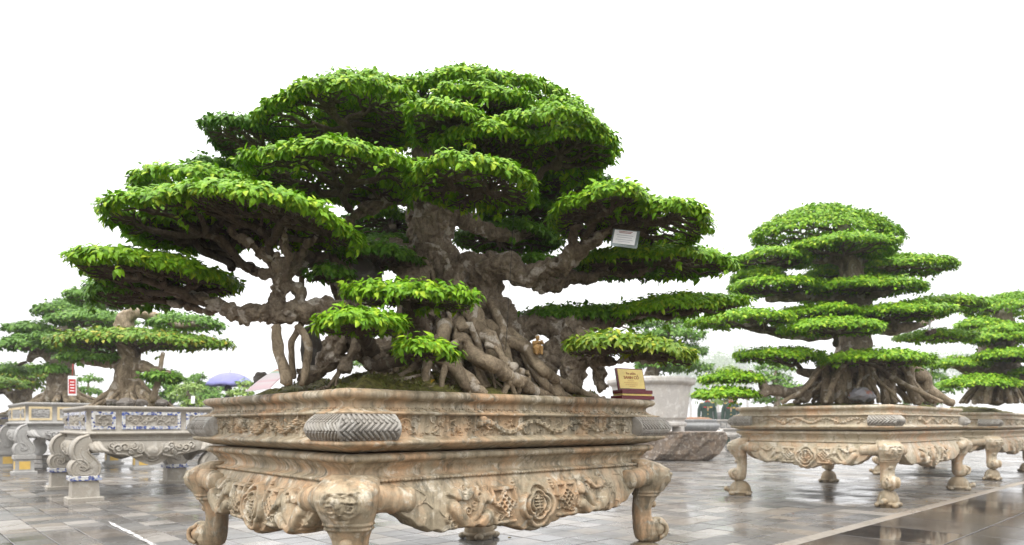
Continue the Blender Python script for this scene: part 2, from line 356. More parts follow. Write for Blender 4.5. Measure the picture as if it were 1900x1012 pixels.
# ------------------------------------------------------------------ carved relief
class Relief:
    def __init__(s, w, h, res):
        s.nx = max(12, int(w / res)); s.nz = max(8, int(h / res)); s.w, s.h = w, h
        s.x = np.linspace(0, w, s.nx); s.z = np.linspace(0, h, s.nz); s.H = np.zeros((s.nx, s.nz))
    def dot(s, x, z, r, h):
        i0, i1 = np.searchsorted(s.x, [x - r, x + r]); j0, j1 = np.searchsorted(s.z, [z - r, z + r])
        if i1 <= i0 or j1 <= j0: return
        d2 = ((s.x[i0:i1, None] - x) ** 2 + (s.z[None, j0:j1] - z) ** 2) / (r * r)
        s.H[i0:i1, j0:j1] = np.maximum(s.H[i0:i1, j0:j1], np.where(d2 < 1, h * (1 - d2 ** 2.2), 0))
    def stroke(s, P, r0, h0, r1=None, k=6, sm=True):
        P = spline(P, k) if sm and len(P) > 2 else np.asarray(P, float)
        Q = [P[0]]
        for a, b in zip(P[:-1], P[1:]):
            m = max(1, int(np.linalg.norm(b - a) / (r0 * .4)))
            Q += [a + (b - a) * t / m for t in range(1, m + 1)]
        r1 = r0 if r1 is None else r1
        for i, p in enumerate(Q):
            t = i / max(1, len(Q) - 1); s.dot(p[0], p[1], r0 + (r1 - r0) * t, h0 * (1 + (r1 / r0 - 1) * t * .5))
    def spiral(s, x, z, R, turns, r, h, a0=0, sgn=1):
        t = np.linspace(0, 1, 26); an = a0 + sgn * t * turns * 2 * np.pi; rr = R * (1 - .82 * t)
        s.stroke(np.stack([x + rr * np.cos(an), z + rr * np.sin(an)], 1), r, h, r * .6, sm=False)
    def clouds(s, n, r, h, seed, x0=0, x1=None):
        rs = np.random.default_rng(seed); x1 = s.w if x1 is None else x1
        for _ in range(n):
            s.spiral(rs.uniform(x0, x1), rs.uniform(.12, .88) * s.h, r * rs.uniform(2.2, 4.2), rs.uniform(.8, 1.6), r, h * rs.uniform(.5, 1), rs.uniform(0, 6.3), rs.choice([-1, 1]))
    def flames(s, n, r, h, seed, x0, x1):
        rs = np.random.default_rng(seed)
        for _ in range(n):
            x, z = rs.uniform(x0, x1), rs.uniform(.15, .8) * s.h; l = s.h * rs.uniform(.15, .4); a = rs.uniform(0, 6.3)
            s.stroke([(x, z), (x + l * .5 * math.cos(a) + rs.normal(0, .01), z + l * .5 * math.sin(a)), (x + l * math.cos(a + .6), z + l * math.sin(a + .6))], r, h * rs.uniform(.5, 1), r * .35)
    def dragon(s, x0, x1, r, h, seed, waves=3.0):
        rs = np.random.default_rng(seed); t = np.linspace(0, 1, 60); x = x0 + (x1 - x0) * t
        z = s.h * (.5 + .3 * np.sin(t * waves * 2 * np.pi + rs.uniform(0, 6)) * (1 - .3 * t)); P = np.stack([x, z], 1)
        s.stroke(P, r, h, r * .45, sm=False)
        for i in range(2, 58): s.dot(P[i][0], P[i][1] + (-1) ** i * r * .4, r * .42, h * 1.22)
        s.dot(x0, z[0], r * 1.6, h * 1.3); s.dot(x0 - (x1 - x0) * .02, z[0] - r, r, h * 1.35)
        for sg in (-1, 1): s.stroke([(x0, z[0] + sg * r), (x0 + .03 * np.sign(x1 - x0), z[0] + sg * r * 2.2), (x0 + .055 * np.sign(x1 - x0), z[0] + sg * r * 2)], r * .35, h, r * .15)
        for i in (14, 26, 38, 48):
            sg = rs.choice([-1, 1]); s.stroke([P[i], P[i] + [.012, sg * r * 1.7], P[i] + [.03, sg * r * 2.1], P[i] + [.045, sg * r * 1.5]], r * .5, h * .9, r * .25)
    def frame(s, P, r, h): s.stroke(P, r, h, sm=False)
    def knot(s, x, z, R, r, h):
        for k in (-1, -.33, .33, 1):
            for sg in (-1, 1):
                c = np.array([x + k * R * .5, z + sg * k * R * .5]); dv = np.array([1, -sg]) * R * .5
                s.stroke([c - dv * .98, c + dv * .98], r, h * (1.0 if sg > 0 else .86), sm=False)
        for a in range(4):
            e = np.array([math.cos(a * math.pi / 2), math.sin(a * math.pi / 2)]) * R * 1.02
            s.stroke([(x + e[0] + r * 1.5 * math.cos(q), z + e[1] + r * 1.5 * math.sin(q)) for q in np.linspace(0, 6.3, 10)], r * .8, h, sm=False)
    def medallion(s, x, z, R, h):
        q = np.linspace(0, 2 * np.pi, 60)
        for f, rr in ((1.0, .13), (.68, .08)):
            L_ = R * f * (.80 + .25 * np.sqrt(np.abs(np.cos(2 * q)))); s.stroke(np.stack([x + L_ * np.cos(q), z + L_ * np.sin(q)], 1), R * rr, h, sm=False)
        for dz in (.3, .15, 0, -.15): s.stroke([(x - R * .22, z + dz * R), (x + R * .22, z + dz * R)], R * .045, h * .85, sm=False)
        s.stroke([(x, z + R * .45), (x, z - R * .3)], R * .05, h * .85, sm=False)
        for sg in (-1, 1):
            s.stroke([(x + sg * R * .25, z - R * .25), (x + sg * R * .42, z), (x + sg * R * .34, z + R * .32), (x + sg * R * .1, z + R * .5)], R * .08, h * .9, R * .04)
            s.spiral(x + sg * R * .2, z - R * .42, R * .14, 1, R * .05, h * .8, 0, sg)

def rect_ring(a, b, o, z, ns):
    hx, hy = b / 2 + o, a / 2 + o; t = np.linspace(-1, 1, ns, endpoint=False)
    return np.concatenate([np.stack([t * hx, np.full(ns, -hy)], 1), np.stack([np.full(ns, hx), t * hy], 1), np.stack([-t * hx, np.full(ns, hy)], 1), np.stack([np.full(ns, -hx), -t * hy], 1)]), z
def mould(mb, prof, a, b, ns=40, wob=.0018, seed=0):
    R = []
    for o, z in prof:
        xy, zz = rect_ring(a, b, o, z, ns); R.append(np.column_stack([xy, np.full(len(xy), zz)]))
    R = np.array(R); d = fbm(R * 9 + seed, 3); d2 = fbm(R * 40 + seed, 2)
    R[..., :2] *= (1 + (d * wob * 2.2 + d2 * wob)[..., None] / .6); R[..., 2] += d * wob * 1.4
    loft(mb, R)
def herring(s, z, w):
    p, q = (s + z) / w * .7071, (s - z) / w * .7071; i, j = np.floor(p), np.floor(q); hor = ((i - j) % 6) < 3
    f = np.where(hor, q - j, p - i); e = np.clip((.5 - np.abs(f - .5)) * 7 - .9, 0, 1)
    seam = np.where(hor, np.where(((i - j) % 6) == 0, p - i, 1), np.where(((i - j) % 6) == 3, q - j, 1)); return e * np.clip(seam * 7 - .8, 0, 1)

def side_grid(mb, xs, zs, off, a_half, rot, flip=False):
    """sheet on one side of a planter: xs along the side, off(i,j) outward from the side's leg line"""
    X = np.repeat(xs[:, None], zs.shape[-1], 1); Z = zs if zs.ndim == 2 else np.repeat(zs[None], len(xs), 0)
    Vv = np.stack([X, -(a_half + off), Z], -1); c, s_ = math.cos(rot), math.sin(rot)
    Vv = np.stack([Vv[..., 0] * c - Vv[..., 1] * s_, Vv[..., 0] * s_ + Vv[..., 1] * c, Vv[..., 2]], -1)
    mb.add(Vv, grid_faces(*X.shape))

def carved_planter(near, th, a, b, S, res, mat, fretmat, pot_label, stand_label, tile_w, seed, group):
    u = np.array([math.cos(th), math.sin(th)]); v = np.array([-u[1], u[0]]); ctr = np.array(near) + u * b / 2 + v * a / 2
    pot = thing('planter_pot', pot_label, 'planter', (*ctr, .6205 * S), th, group + ' pots'); z0 = .6205 * S
    stand = thing('planter_stand', stand_label, 'stand', (*ctr, 0), th, group + ' stands')
    mb = MB(); P = [(-.07, .70), (-.045, .815), (-.04, .834), (-.02, .839), (.026, .839), (.038, .834), (.043, .825), (.042, .815), (.034, .807), (.022, .803), (.013, .797), (.010, .788), (.014, .778), (.026, .769), (.044, .763), (.057, .761), (.060, .757), (.056, .752), (.040, .750), (.040, .676), (.058, .668), (.078, .661), (.081, .655), (.077, .649), (.05, .638), (.022, .629), (.006, .624), (-.02, .6215), (-.07, .6215)]
    mould(mb, [(o, z * S - z0) for o, z in P], a, b, 60, .0018, seed); mb.obj('bowl', mat, pot)
    # fret blocks wrapping the four corners of the belly
    Lf = .20; ns, nz = int(2 * Lf / res / .55) | 1, int(.098 * S / res / .55); s = np.linspace(-1, 1, ns); tz = np.linspace(0, 1, nz); z = (.650 + .107 * tz) * S - z0
    o = .044 + .056 * np.sin(np.pi * np.clip(tz * .94 + .03, 0, 1)) ** .8
    Sg, Tg = np.meshgrid(s, tz, indexing='ij'); O = np.repeat(o[None], ns, 0); edge = np.abs(Sg) > .955; seam = np.abs(Sg) < .02
    Hh = herring(np.abs(Sg) * Lf, Tg * .098 * S + .013, (.0135 if res < .004 else .018)) * .0095
    Hh = np.where(edge | seam | (Tg < .05) | (Tg > .95), .0095, Hh); O = O + Hh - .0095; O[0] = O[-1] = .03
    along = np.abs(Sg) * (O + Lf - .06) ; x = np.where(Sg <= 0, O - along, O); y = np.where(Sg <= 0, O, O - along)
    fm = MB(); fm.add(np.stack([x, -y, np.repeat(z[None], ns, 0)], -1), grid_faces(ns, nz)); fme = fm.mesh('fret_block', fretmat)
    for k, (cx, cy, r) in enumerate(((b / 2, -a / 2, 0), (b / 2, a / 2, math.pi / 2), (-b / 2, a / 2, math.pi), (-b / 2, -a / 2, -math.pi / 2))):
        ob = link('fret_block', fme, pot); ob.location = (cx, cy, 0); ob.rotation_euler = (0, 0, r)
    # carved panels between them
    for ln, half, rots, sd in ((b, a / 2, (0, math.pi), 1), (a, b / 2, (-math.pi / 2, math.pi / 2), 2)):
        w = ln + .12 - 2 * Lf; h = .078 * S; R = Relief(w, h, res)
        R.dragon(w * .30, w * .96, h * .19, .026, seed + sd, 3.2 if ln == b else 2.6); R.flames(int(w * 120), h * .055, .021, seed + sd + 5, 0, w); R.clouds(int(w * 40), h * .055, .021, seed + sd + 9)
        if ln != b: R.dragon(w * .45, w * .05, h * .15, .02, seed + 33, 1.6)
        for q in (.035, .965): R.spiral(w * q, h * .5, h * .42, 1.2, h * .07, .016, 0, 1)
        xs = R.x - w / 2; zz = .672 * S - z0 + R.z; off = .030 + R.H + .0025 * fbm(np.stack([R.x[:, None] * 60 + 0 * R.z[None], R.z[None] * 60 + 0 * R.x[:, None], 0 * R.H], -1), 3)
        pm = MB(); side_grid(pm, xs, zz, off, half, 0); me = pm.mesh('carved_panel', mat)
        for r in rots: ob = link('carved_panel', me, pot); ob.rotation_euler = (0, 0, r)
    # brick-like key course under the lip
    kc = MB()
    for ln, half, rot in ((b, a / 2, 0), (a, b / 2, -math.pi / 2), (b, a / 2, math.pi), (a, b / 2, math.pi / 2)):
        c_, s_ = math.cos(rot), math.sin(rot); m_ = int(ln / .03)
        for q in range(m_):
            xx = -ln / 2 + (q + .5) * ln / m_
            for row in (0, 1):
                p = np.array([xx + row * .008, -(half + .017 + .012 * row), (.776 - .0075 * row) * S - z0]); box(kc, (p[0] * c_ - p[1] * s_, p[0] * s_ + p[1] * c_, p[2]), (.022, .012, .0045), rot, .0012)
    kc.obj('key_course', mat, pot, False, 'stuff')
    # ---- stand: mouldings, rope, apron, legs on stone turtles
    mb = MB(); P = [(-.10, .600), (-.02, .6185), (.018, .6185), (.031, .615), (.038, .607), (.037, .598), (.030, .591), (.018, .587), (.012, .583), (.010, .577), (.001, .569), (-.006, .558), (-.008, .548), (-.004, .539), (.008, .533), (.022, .530), (.022, .515), (-.05, .515), (-.10, .54)]
    mould(mb, [(o, z * S) for o, z in P], a, b, 60, .0018, seed + 3); mb.obj('cornice', mat, stand)
    rp = MB(); nb = 0
    for ln, half, rot in ((b, a / 2, 0), (a, b / 2, -math.pi / 2), (b, a / 2, math.pi), (a, b / 2, math.pi / 2)):
        m_ = int((ln + .05) / .0155); c_, s_ = math.cos(rot), math.sin(rot)
        for q in range(m_):
            xx = -(ln + .05) / 2 + (q + .5) * (ln + .05) / m_; p = (xx, -(half + .027)); ellipsoid(rp, (p[0] * c_ - p[1] * s_, p[0] * s_ + p[1] * c_, .525 * S), (.0098, .0065, .0062), 8, 5, rot)
    rp.obj('rope_moulding', mat, stand, True, 'stuff')
    for ln, half, rots, sd in ((b, a / 2, (0, math.pi), 1), (a, b / 2, (-math.pi / 2, math.pi / 2), 2)):
        w = ln - .02; z_top, z_min = .520 * S, .272 * S; R = Relief(w, z_top - z_min, res); hh = R.h
        t = R.x / w; tt = np.minimum(t, 1 - t)
        zb = np.interp(tt, [0, .05, .09, .13, .17, .21, .25, .29, .33, .38, .42, .46, .5], np.array([.455, .44, .41, .362, .335, .326, .334, .336, .326, .324, .312, .292, .284]) * S)
        zb = zb + .003 * np.sin(tt * w * 110)
        cx = w / 2; mz = (.405 * S - z_min); R.medallion(cx, mz - .012, .082 * S, .024)
        for sg in (-1, 1):
            X_ = lambda q: cx + sg * q
            if ln == b or True:
                k0 = .175 if ln == b else .165
                R.knot(X_(k0), mz + .005, .042, .0052, .020)
                R.frame([(X_(k0 - .055), mz + .02), (X_(k0 - .055), mz + .064), (X_(k0 + .06), mz + .064), (X_(k0 + .06), mz + .015)], .0095, .019)
                R.frame([(X_(k0 - .05), mz - .066), (X_(k0 + .05), mz - .066), (X_(k0 + .05), mz - .05)], .0085, .016)
                for dz in (-.012, 0, .012): R.stroke([(X_(.098), mz + .072 + dz), (X_(.112), mz + .072 + dz)], .004, .012, sm=False)
                R.stroke([(X_(.105), mz + .09), (X_(.105), mz + .05)], .004, .012, sm=False)
                for q in range(4): R.spiral(X_(k0 - .02 + .05 * q), mz - .03 - .012 * (q % 2), .017, 1.3, .0055, .014, q, sg)
            e0 = cx - .30 if ln == b else cx - .25
            # beast and swirling mane towards the legs
            R.stroke([(X_(e0 + .02 if False else .27), mz + .05), (X_(.30), mz + .02), (X_(.33), mz - .03), (X_(.37), mz - .06)], .020, .026, .012)
            R.stroke([(X_(.27), mz - .03), (X_(.31), mz - .06), (X_(.36), mz - .065), (X_(.40), mz - .03), (X_(.43), mz + .01)], .024, .030, .030)
            R.spiral(X_(.30), mz + .045, .030, 1.2, .011, .024, .5, sg); R.dot(X_(.262), mz + .03, .02, .03); R.dot(X_(.40), mz + .055, .026, .026)
            R.stroke([(X_(.33), mz + .07), (X_(.36), mz + .04), (X_(.40), mz + .045), (X_(.44), mz + .06)], .012, .024, .008)
            for q in range(7): R.stroke([(X_(.245 + .012 * q), mz + .075), (X_(.25 + .013 * q), mz + .055), (X_(.246 + .015 * q), mz + .04)], .0045, .014, .002)
            R.clouds(10, .006, .014, seed + sd * 7 + sg, X_(.24) if sg > 0 else X_(.46), X_(.46) if sg > 0 else X_(.24))
        R.flames(int(w * 26), .0045, .008, seed + 40 + sd, .05, w - .05)
        s01 = R.z / hh; Z = z_top - (1 - s01)[None] * (z_top - zb)[:, None]            # rows run from the scalloped edge up to the rope
        jz = np.clip(np.round((Z - z_min) / hh * (R.nz - 1)).astype(int), 0, R.nz - 1); Hm = np.take_along_axis(R.H, jz, 1)
        q = (z_top - Z) / (.25 * S); off = .012 + .045 * np.sin(np.clip(q * 1.5 + .1, 0, 1) * np.pi * .5) + .016 * np.sin(np.clip(q, 0, 1) * np.pi) + Hm
        lip = np.clip((.014 - (Z - zb[:, None])) / .014, 0, 1); off = np.where(lip > 0, np.maximum(off, .066) - .022 * lip ** 3, off)
        off = off + .006 * fbm(np.stack([R.x[:, None] * 30 + 0 * Z, Z * 30, 0 * Z + seed], -1), 3)
        xs = R.x - w / 2; pm = MB()
        Zf = np.concatenate([Z[:, :1] + .05 * 0 + .004, Z[:, :1] - .0, Z], 1); Of = np.concatenate([np.full((len(xs), 1), -.03), off[:, :1] - .03, off], 1)
        Zf = np.concatenate([np.full((len(xs), 1), z_top), Zf], 1); Of = np.concatenate([np.full((len(xs), 1), -.03), Of], 1)
        side_grid(pm, xs, Zf, Of, half, 0); me = pm.mesh('apron', mat)
        for r in rots: ob = link('apron', me, stand); ob.rotation_euler = (0, 0, r)
    # cabriole leg, built facing +x then turned to the diagonals
    K = np.array([(.548, -.03, .045, .070), (.525, .004, .068, .098), (.50, .028, .082, .108), (.47, .038, .084, .106), (.44, .036, .080, .098), (.415, .029, .073, .090), (.39, .020, .066, .081), (.365, .010, .058, .073), (.335, .000, .050, .062), (.30, -.007, .046, .056), (.27, -.006, .046, .055), (.24, .002, .052, .059), (.21, .012, .060, .064), (.18, .016, .060, .062), (.155, .014, .050, .052), (.142, .012, .030, .034)])
    zz = np.linspace(.548, .142, 110); an = np.linspace(0, 2 * np.pi, 84, endpoint=False); rows = []
    RL = Relief(.20, .17, .0022); c0 = .10                       # guardian mask on the shoulder
    RL.medallion(c0, .085, .06, .006)
    for sg in (-1, 1):
        RL.dot(c0 + sg * .022, .10, .012, .012); RL.spiral(c0 + sg * .034, .075, .022, 1.4, .006, .010, 1, sg); RL.stroke([(c0 + sg * .012, .115), (c0 + sg * .035, .125), (c0 + sg * .055, .11)], .006, .010, .003); RL.stroke([(c0, .055), (c0 + sg * .025, .045), (c0 + sg * .05, .055)], .006, .009, .003)
    for q in range(-4, 5): RL.stroke([(c0 + q * .011, .125), (c0 + q * .014, .15 - abs(q) * .005)], .0045, .008, .002, sm=False)
    for q in range(-2, 3): RL.stroke([(c0 - .025, .03 + q * .007), (c0 + .025, .03 + q * .007)], .0025, .006, sm=False)
    RL.dot(c0, .083, .014, .012)
    for z in zz:
        r, hr, hw = [np.interp(-z, -K[:, 0], K[:, i]) for i in (1, 2, 3)]
        f = 1 + .10 * math.exp(-((z - .372) / .005) ** 2) + .07 * math.exp(-((z - .388) / .004) ** 2) + .08 * math.exp(-((z - .535) / .006) ** 2)
        ce = np.sign(np.cos(an)) * np.abs(np.cos(an)) ** .8; se = np.sign(np.sin(an)) * np.abs(np.sin(an)) ** .8
        tang = se * hw; iz = (z - .375) / .17
        dd = np.zeros_like(an)
        if 0 < iz < 1:
            ii = np.clip(((tang + .10) / .20 * (RL.nx - 1)).astype(int), 0, RL.nx - 1); dd = np.where(np.cos(an) > .15, RL.H[ii, int(iz * (RL.nz - 1))], 0)
        if z < .25: dd = dd + .005 * np.abs(np.sin(an * 5)) * (np.cos(an) > -.2)
        rows.append(np.stack([r + ce * hr * f + dd * 1.9, tang * f, np.full_like(an, z * S)], 1))
    lm = MB(); loft(lm, rows[::-1])
    # foot scroll curling out and up
    q = np.linspace(0, 1, 26); aa = -1.9 + q * 4.9; rr = .050 * (1 - .62 * q); cxz = np.array([.058, .212])
    pts = np.stack([cxz[0] + rr * np.cos(aa), np.zeros_like(q), (cxz[1] + rr * np.sin(aa)) * S], 1)
    tube(lm, pts, .030 * (1 - .45 * q), 16, .08, seed, flat=1.0); ellipsoid(lm, (.066, 0, .208 * S), (.044, .058, .046), 28, 18, fn=lambda D: 1 + .05 * np.abs(np.sin(np.arctan2(D[..., 1], D[..., 2]) * 5)))
    for sg in (-1, 1):
        for k in range(3): tube(lm, spline([(.075, sg * (.014 + .016 * k), .25 * S - .004 * k), (.108, sg * (.012 + .015 * k), .225 * S), (.106, sg * (.012 + .015 * k), .185 * S), (.08, sg * (.012 + .014 * k), .165 * S)], 4), .0095, 8, .1, k)
    # collars that run from the shoulder into the two aprons
        d = np.array([-.7071, sg * .7071, 0]); base = np.array([.030, sg * .045, .475 * S])
        pp = np.array([base + d * x_ + np.array([0, 0, -.02 * x_ / .2]) for x_ in np.linspace(0, .19, 24)]); xx = np.linspace(0, .19, 24)
        tube(lm, pp, (.052 - .010 * xx / .19) * (1 + .11 * np.exp(-((xx - .05) / .008) ** 2) + .11 * np.exp(-((xx - .115) / .008) ** 2) + .12 * np.exp(-((xx - .178) / .01) ** 2)), 18, .05, 5)
    # carved head at the knee's outer edge
    ellipsoid(lm, (.112, 0, .455 * S), (.022, .03, .032), 16, 12, fn=lambda D: 1 + .18 * np.sin(D[..., 1] * 9) * np.sin(D[..., 2] * 9)); ellipsoid(lm, (.05, 0, .325 * S), (.016, .022, .018), 14, 8)
    leg_me = lm.mesh('leg', mat)
    tm_ = MB(); h = .141 * S
    ellipsoid(tm_, (0, 0, h * .30), (.105, .085, h * .74), 26, 14, fn=lambda D: 1 + .03 * np.sin(9 * np.arctan2(D[..., 1], D[..., 0])) * (np.abs(D[..., 2]) < .8)); ellipsoid(tm_, (0, 0, h * .22), (.118, .098, h * .22), 26, 8)
    tube(tm_, spline([(.09, 0, h * .3), (.125, 0, h * .38), (.15, 0, h * .46)], 4), [.026, .026, .025, .024, .024, .026, .028, .026, .018], 12, .05)
    for sx_ in (-1, 1):
        for sy_ in (-1, 1): ellipsoid(tm_, (sx_ * .078, sy_ * .068, h * .14), (.034, .026, h * .15), 10, 6)
    tme = tm_.mesh('turtle_foot', M['turtle'])
    for cx, cy, r in ((b / 2, -a / 2, -math.pi / 4), (b / 2, a / 2, math.pi / 4), (-b / 2, a / 2, 3 * math.pi / 4), (-b / 2, -a / 2, -3 * math.pi / 4)):
        ob = link('leg', leg_me, stand); ob.location = (cx, cy, 0); ob.rotation_euler = (0, 0, r)
        ob = link('turtle_foot', tme, stand); ob.location = (cx + .01 * math.cos(r), cy + .01 * math.sin(r), 0); ob.rotation_euler = (0, 0, r - th + random.uniform(-.3, .3) + (0 if cx * cy > 0 else .4))
    return pot, stand, ctr

POT1, STAND1, C1 = carved_planter((-.542, 2.289), .742, 1.266, 1.614, 1.0, .0024, M['stone'], M['fret'], 'large weathered salmon stone pot with carved belly under the biggest bonsai', 'carved salmon stone stand with scrolled legs at the front centre', .02, 1, 'carved stone planter')
POT2, STAND2, C2 = carved_planter((3.267, 5.934), .76, 1.366, 2.20, 1.06, .0055, M['stone2'], M['fret'], 'pale carved stone pot with grey fret corner under the tiered bonsai right of centre', 'pale carved stone stand on four turtle feet beside the dark granite paving', .02, 11, 'carved stone planter')
POT3, STAND3, C3 = carved_planter((6.15, 8.75), .76, 1.30, 2.2, 1.04, .009, M['stone2'], M['fret'], 'carved salmon stone pot cut off by the right edge of the photo', 'carved stone stand cut off by the right edge, behind the turtle-footed stand', .02, 21, 'carved stone planter')
# ------------------------------------------------------------------ bonsai builders
LT = np.array([(0, 0, 0), (.22, .31, .03), (.58, .25, -.05), (.25, 0, .075), (.60, 0, .02), (.22, -.31, .03), (.58, -.25, -.05), (1.08, 0, -.28)])
LQ = np.array([(1, 3, 4, 2), (3, 5, 6, 4)]); LTRI = np.array([(0, 3, 1), (0, 5, 3), (2, 4, 7), (4, 6, 7)])
LT4 = np.array([(0, 0, 0), (.42, .34, .05), (.42, -.34, .05), (1.05, 0, -.18)]); LTRI4 = np.array([(0, 2, 1), (1, 2, 3)])
def leaf_frames(D, Nn):
    D = nrm(D); S_ = nrm(np.cross(Nn, D)); N2 = np.cross(D, S_); return D, S_, N2
def leaf_mesh(mb, C, D, Nn, size, simple=False):
    D, S_, N2 = leaf_frames(D, Nn); T = LT4 if simple else LT; n = len(C); sz = np.asarray(size)[:, None, None]
    Vv = C[:, None] + sz * (T[None, :, :1] * D[:, None] + T[None, :, 1:2] * S_[:, None] + T[None, :, 2:] * N2[:, None])
    k = len(T) * np.arange(n)[:, None, None]; a = np.repeat(RNG.random(n) * .999, len(T))
    if simple: mb.add(Vv.reshape(-1, 3), None, (LTRI4[None] + k).reshape(-1, 3), a)
    else: mb.add(Vv.reshape(-1, 3), (LQ[None] + k).reshape(-1, 4), (LTRI[None] + k).reshape(-1, 3), a)

def fan(mb, start, pts, r_tip, rng, rise=.35, sides=5, depth=0, rmax=None):
    """branch that forks again and again until it reaches every tip"""
    n = len(pts); r = r_tip * n ** .46
    if rmax: r = min(r, rmax)
    if n == 1:
        m = (start + pts[0]) / 2 + rng.normal(0, .10, 3) * np.linalg.norm(pts[0] - start); m[2] -= .12 * np.linalg.norm(pts[0] - start)
        tube(mb, spline([start, m, pts[0]], 2), [r_tip * 1.25, r_tip * 1.1, r_tip, r_tip * .8, r_tip * .5], sides, cap=False); return
    c = pts.mean(0); v = c - start; node = start + v * rng.uniform(.38, .55); node[2] = start[2] + v[2] * rng.uniform(rise, rise + .25); L_ = np.linalg.norm(v)
    node = node + rng.normal(0, .05, 3) * L_; m = (start + node) / 2 + rng.normal(0, .06, 3) * L_
    P = spline([start, m, node], 3); tube(mb, P, np.linspace(r, r * .86, len(P)), sides + (2 if n > 12 else 0), .14, int(rng.integers(1e6)), cap=False)
    q = pts - node; w = rng.normal(0, 1, 2); ax = q[:, :2] - q[:, :2].mean(0)
    cov = ax.T @ ax; ev, evec = np.linalg.eigh(cov); key = ax @ (evec[:, 1] if rng.random() < .8 else evec[:, 0]); o = np.argsort(key)
    k = max(1, min(n - 1, int(n * rng.uniform(.38, .62)))); groups = [o[:k], o[k:]]
    if n > 14 and rng.random() < .6: k3 = n // 3; groups = [o[:k3], o[k3:2 * k3], o[2 * k3:]]
    for g_ in groups: fan(mb, node, pts[g_], r_tip, rng, rise, sides, depth + 1, r)

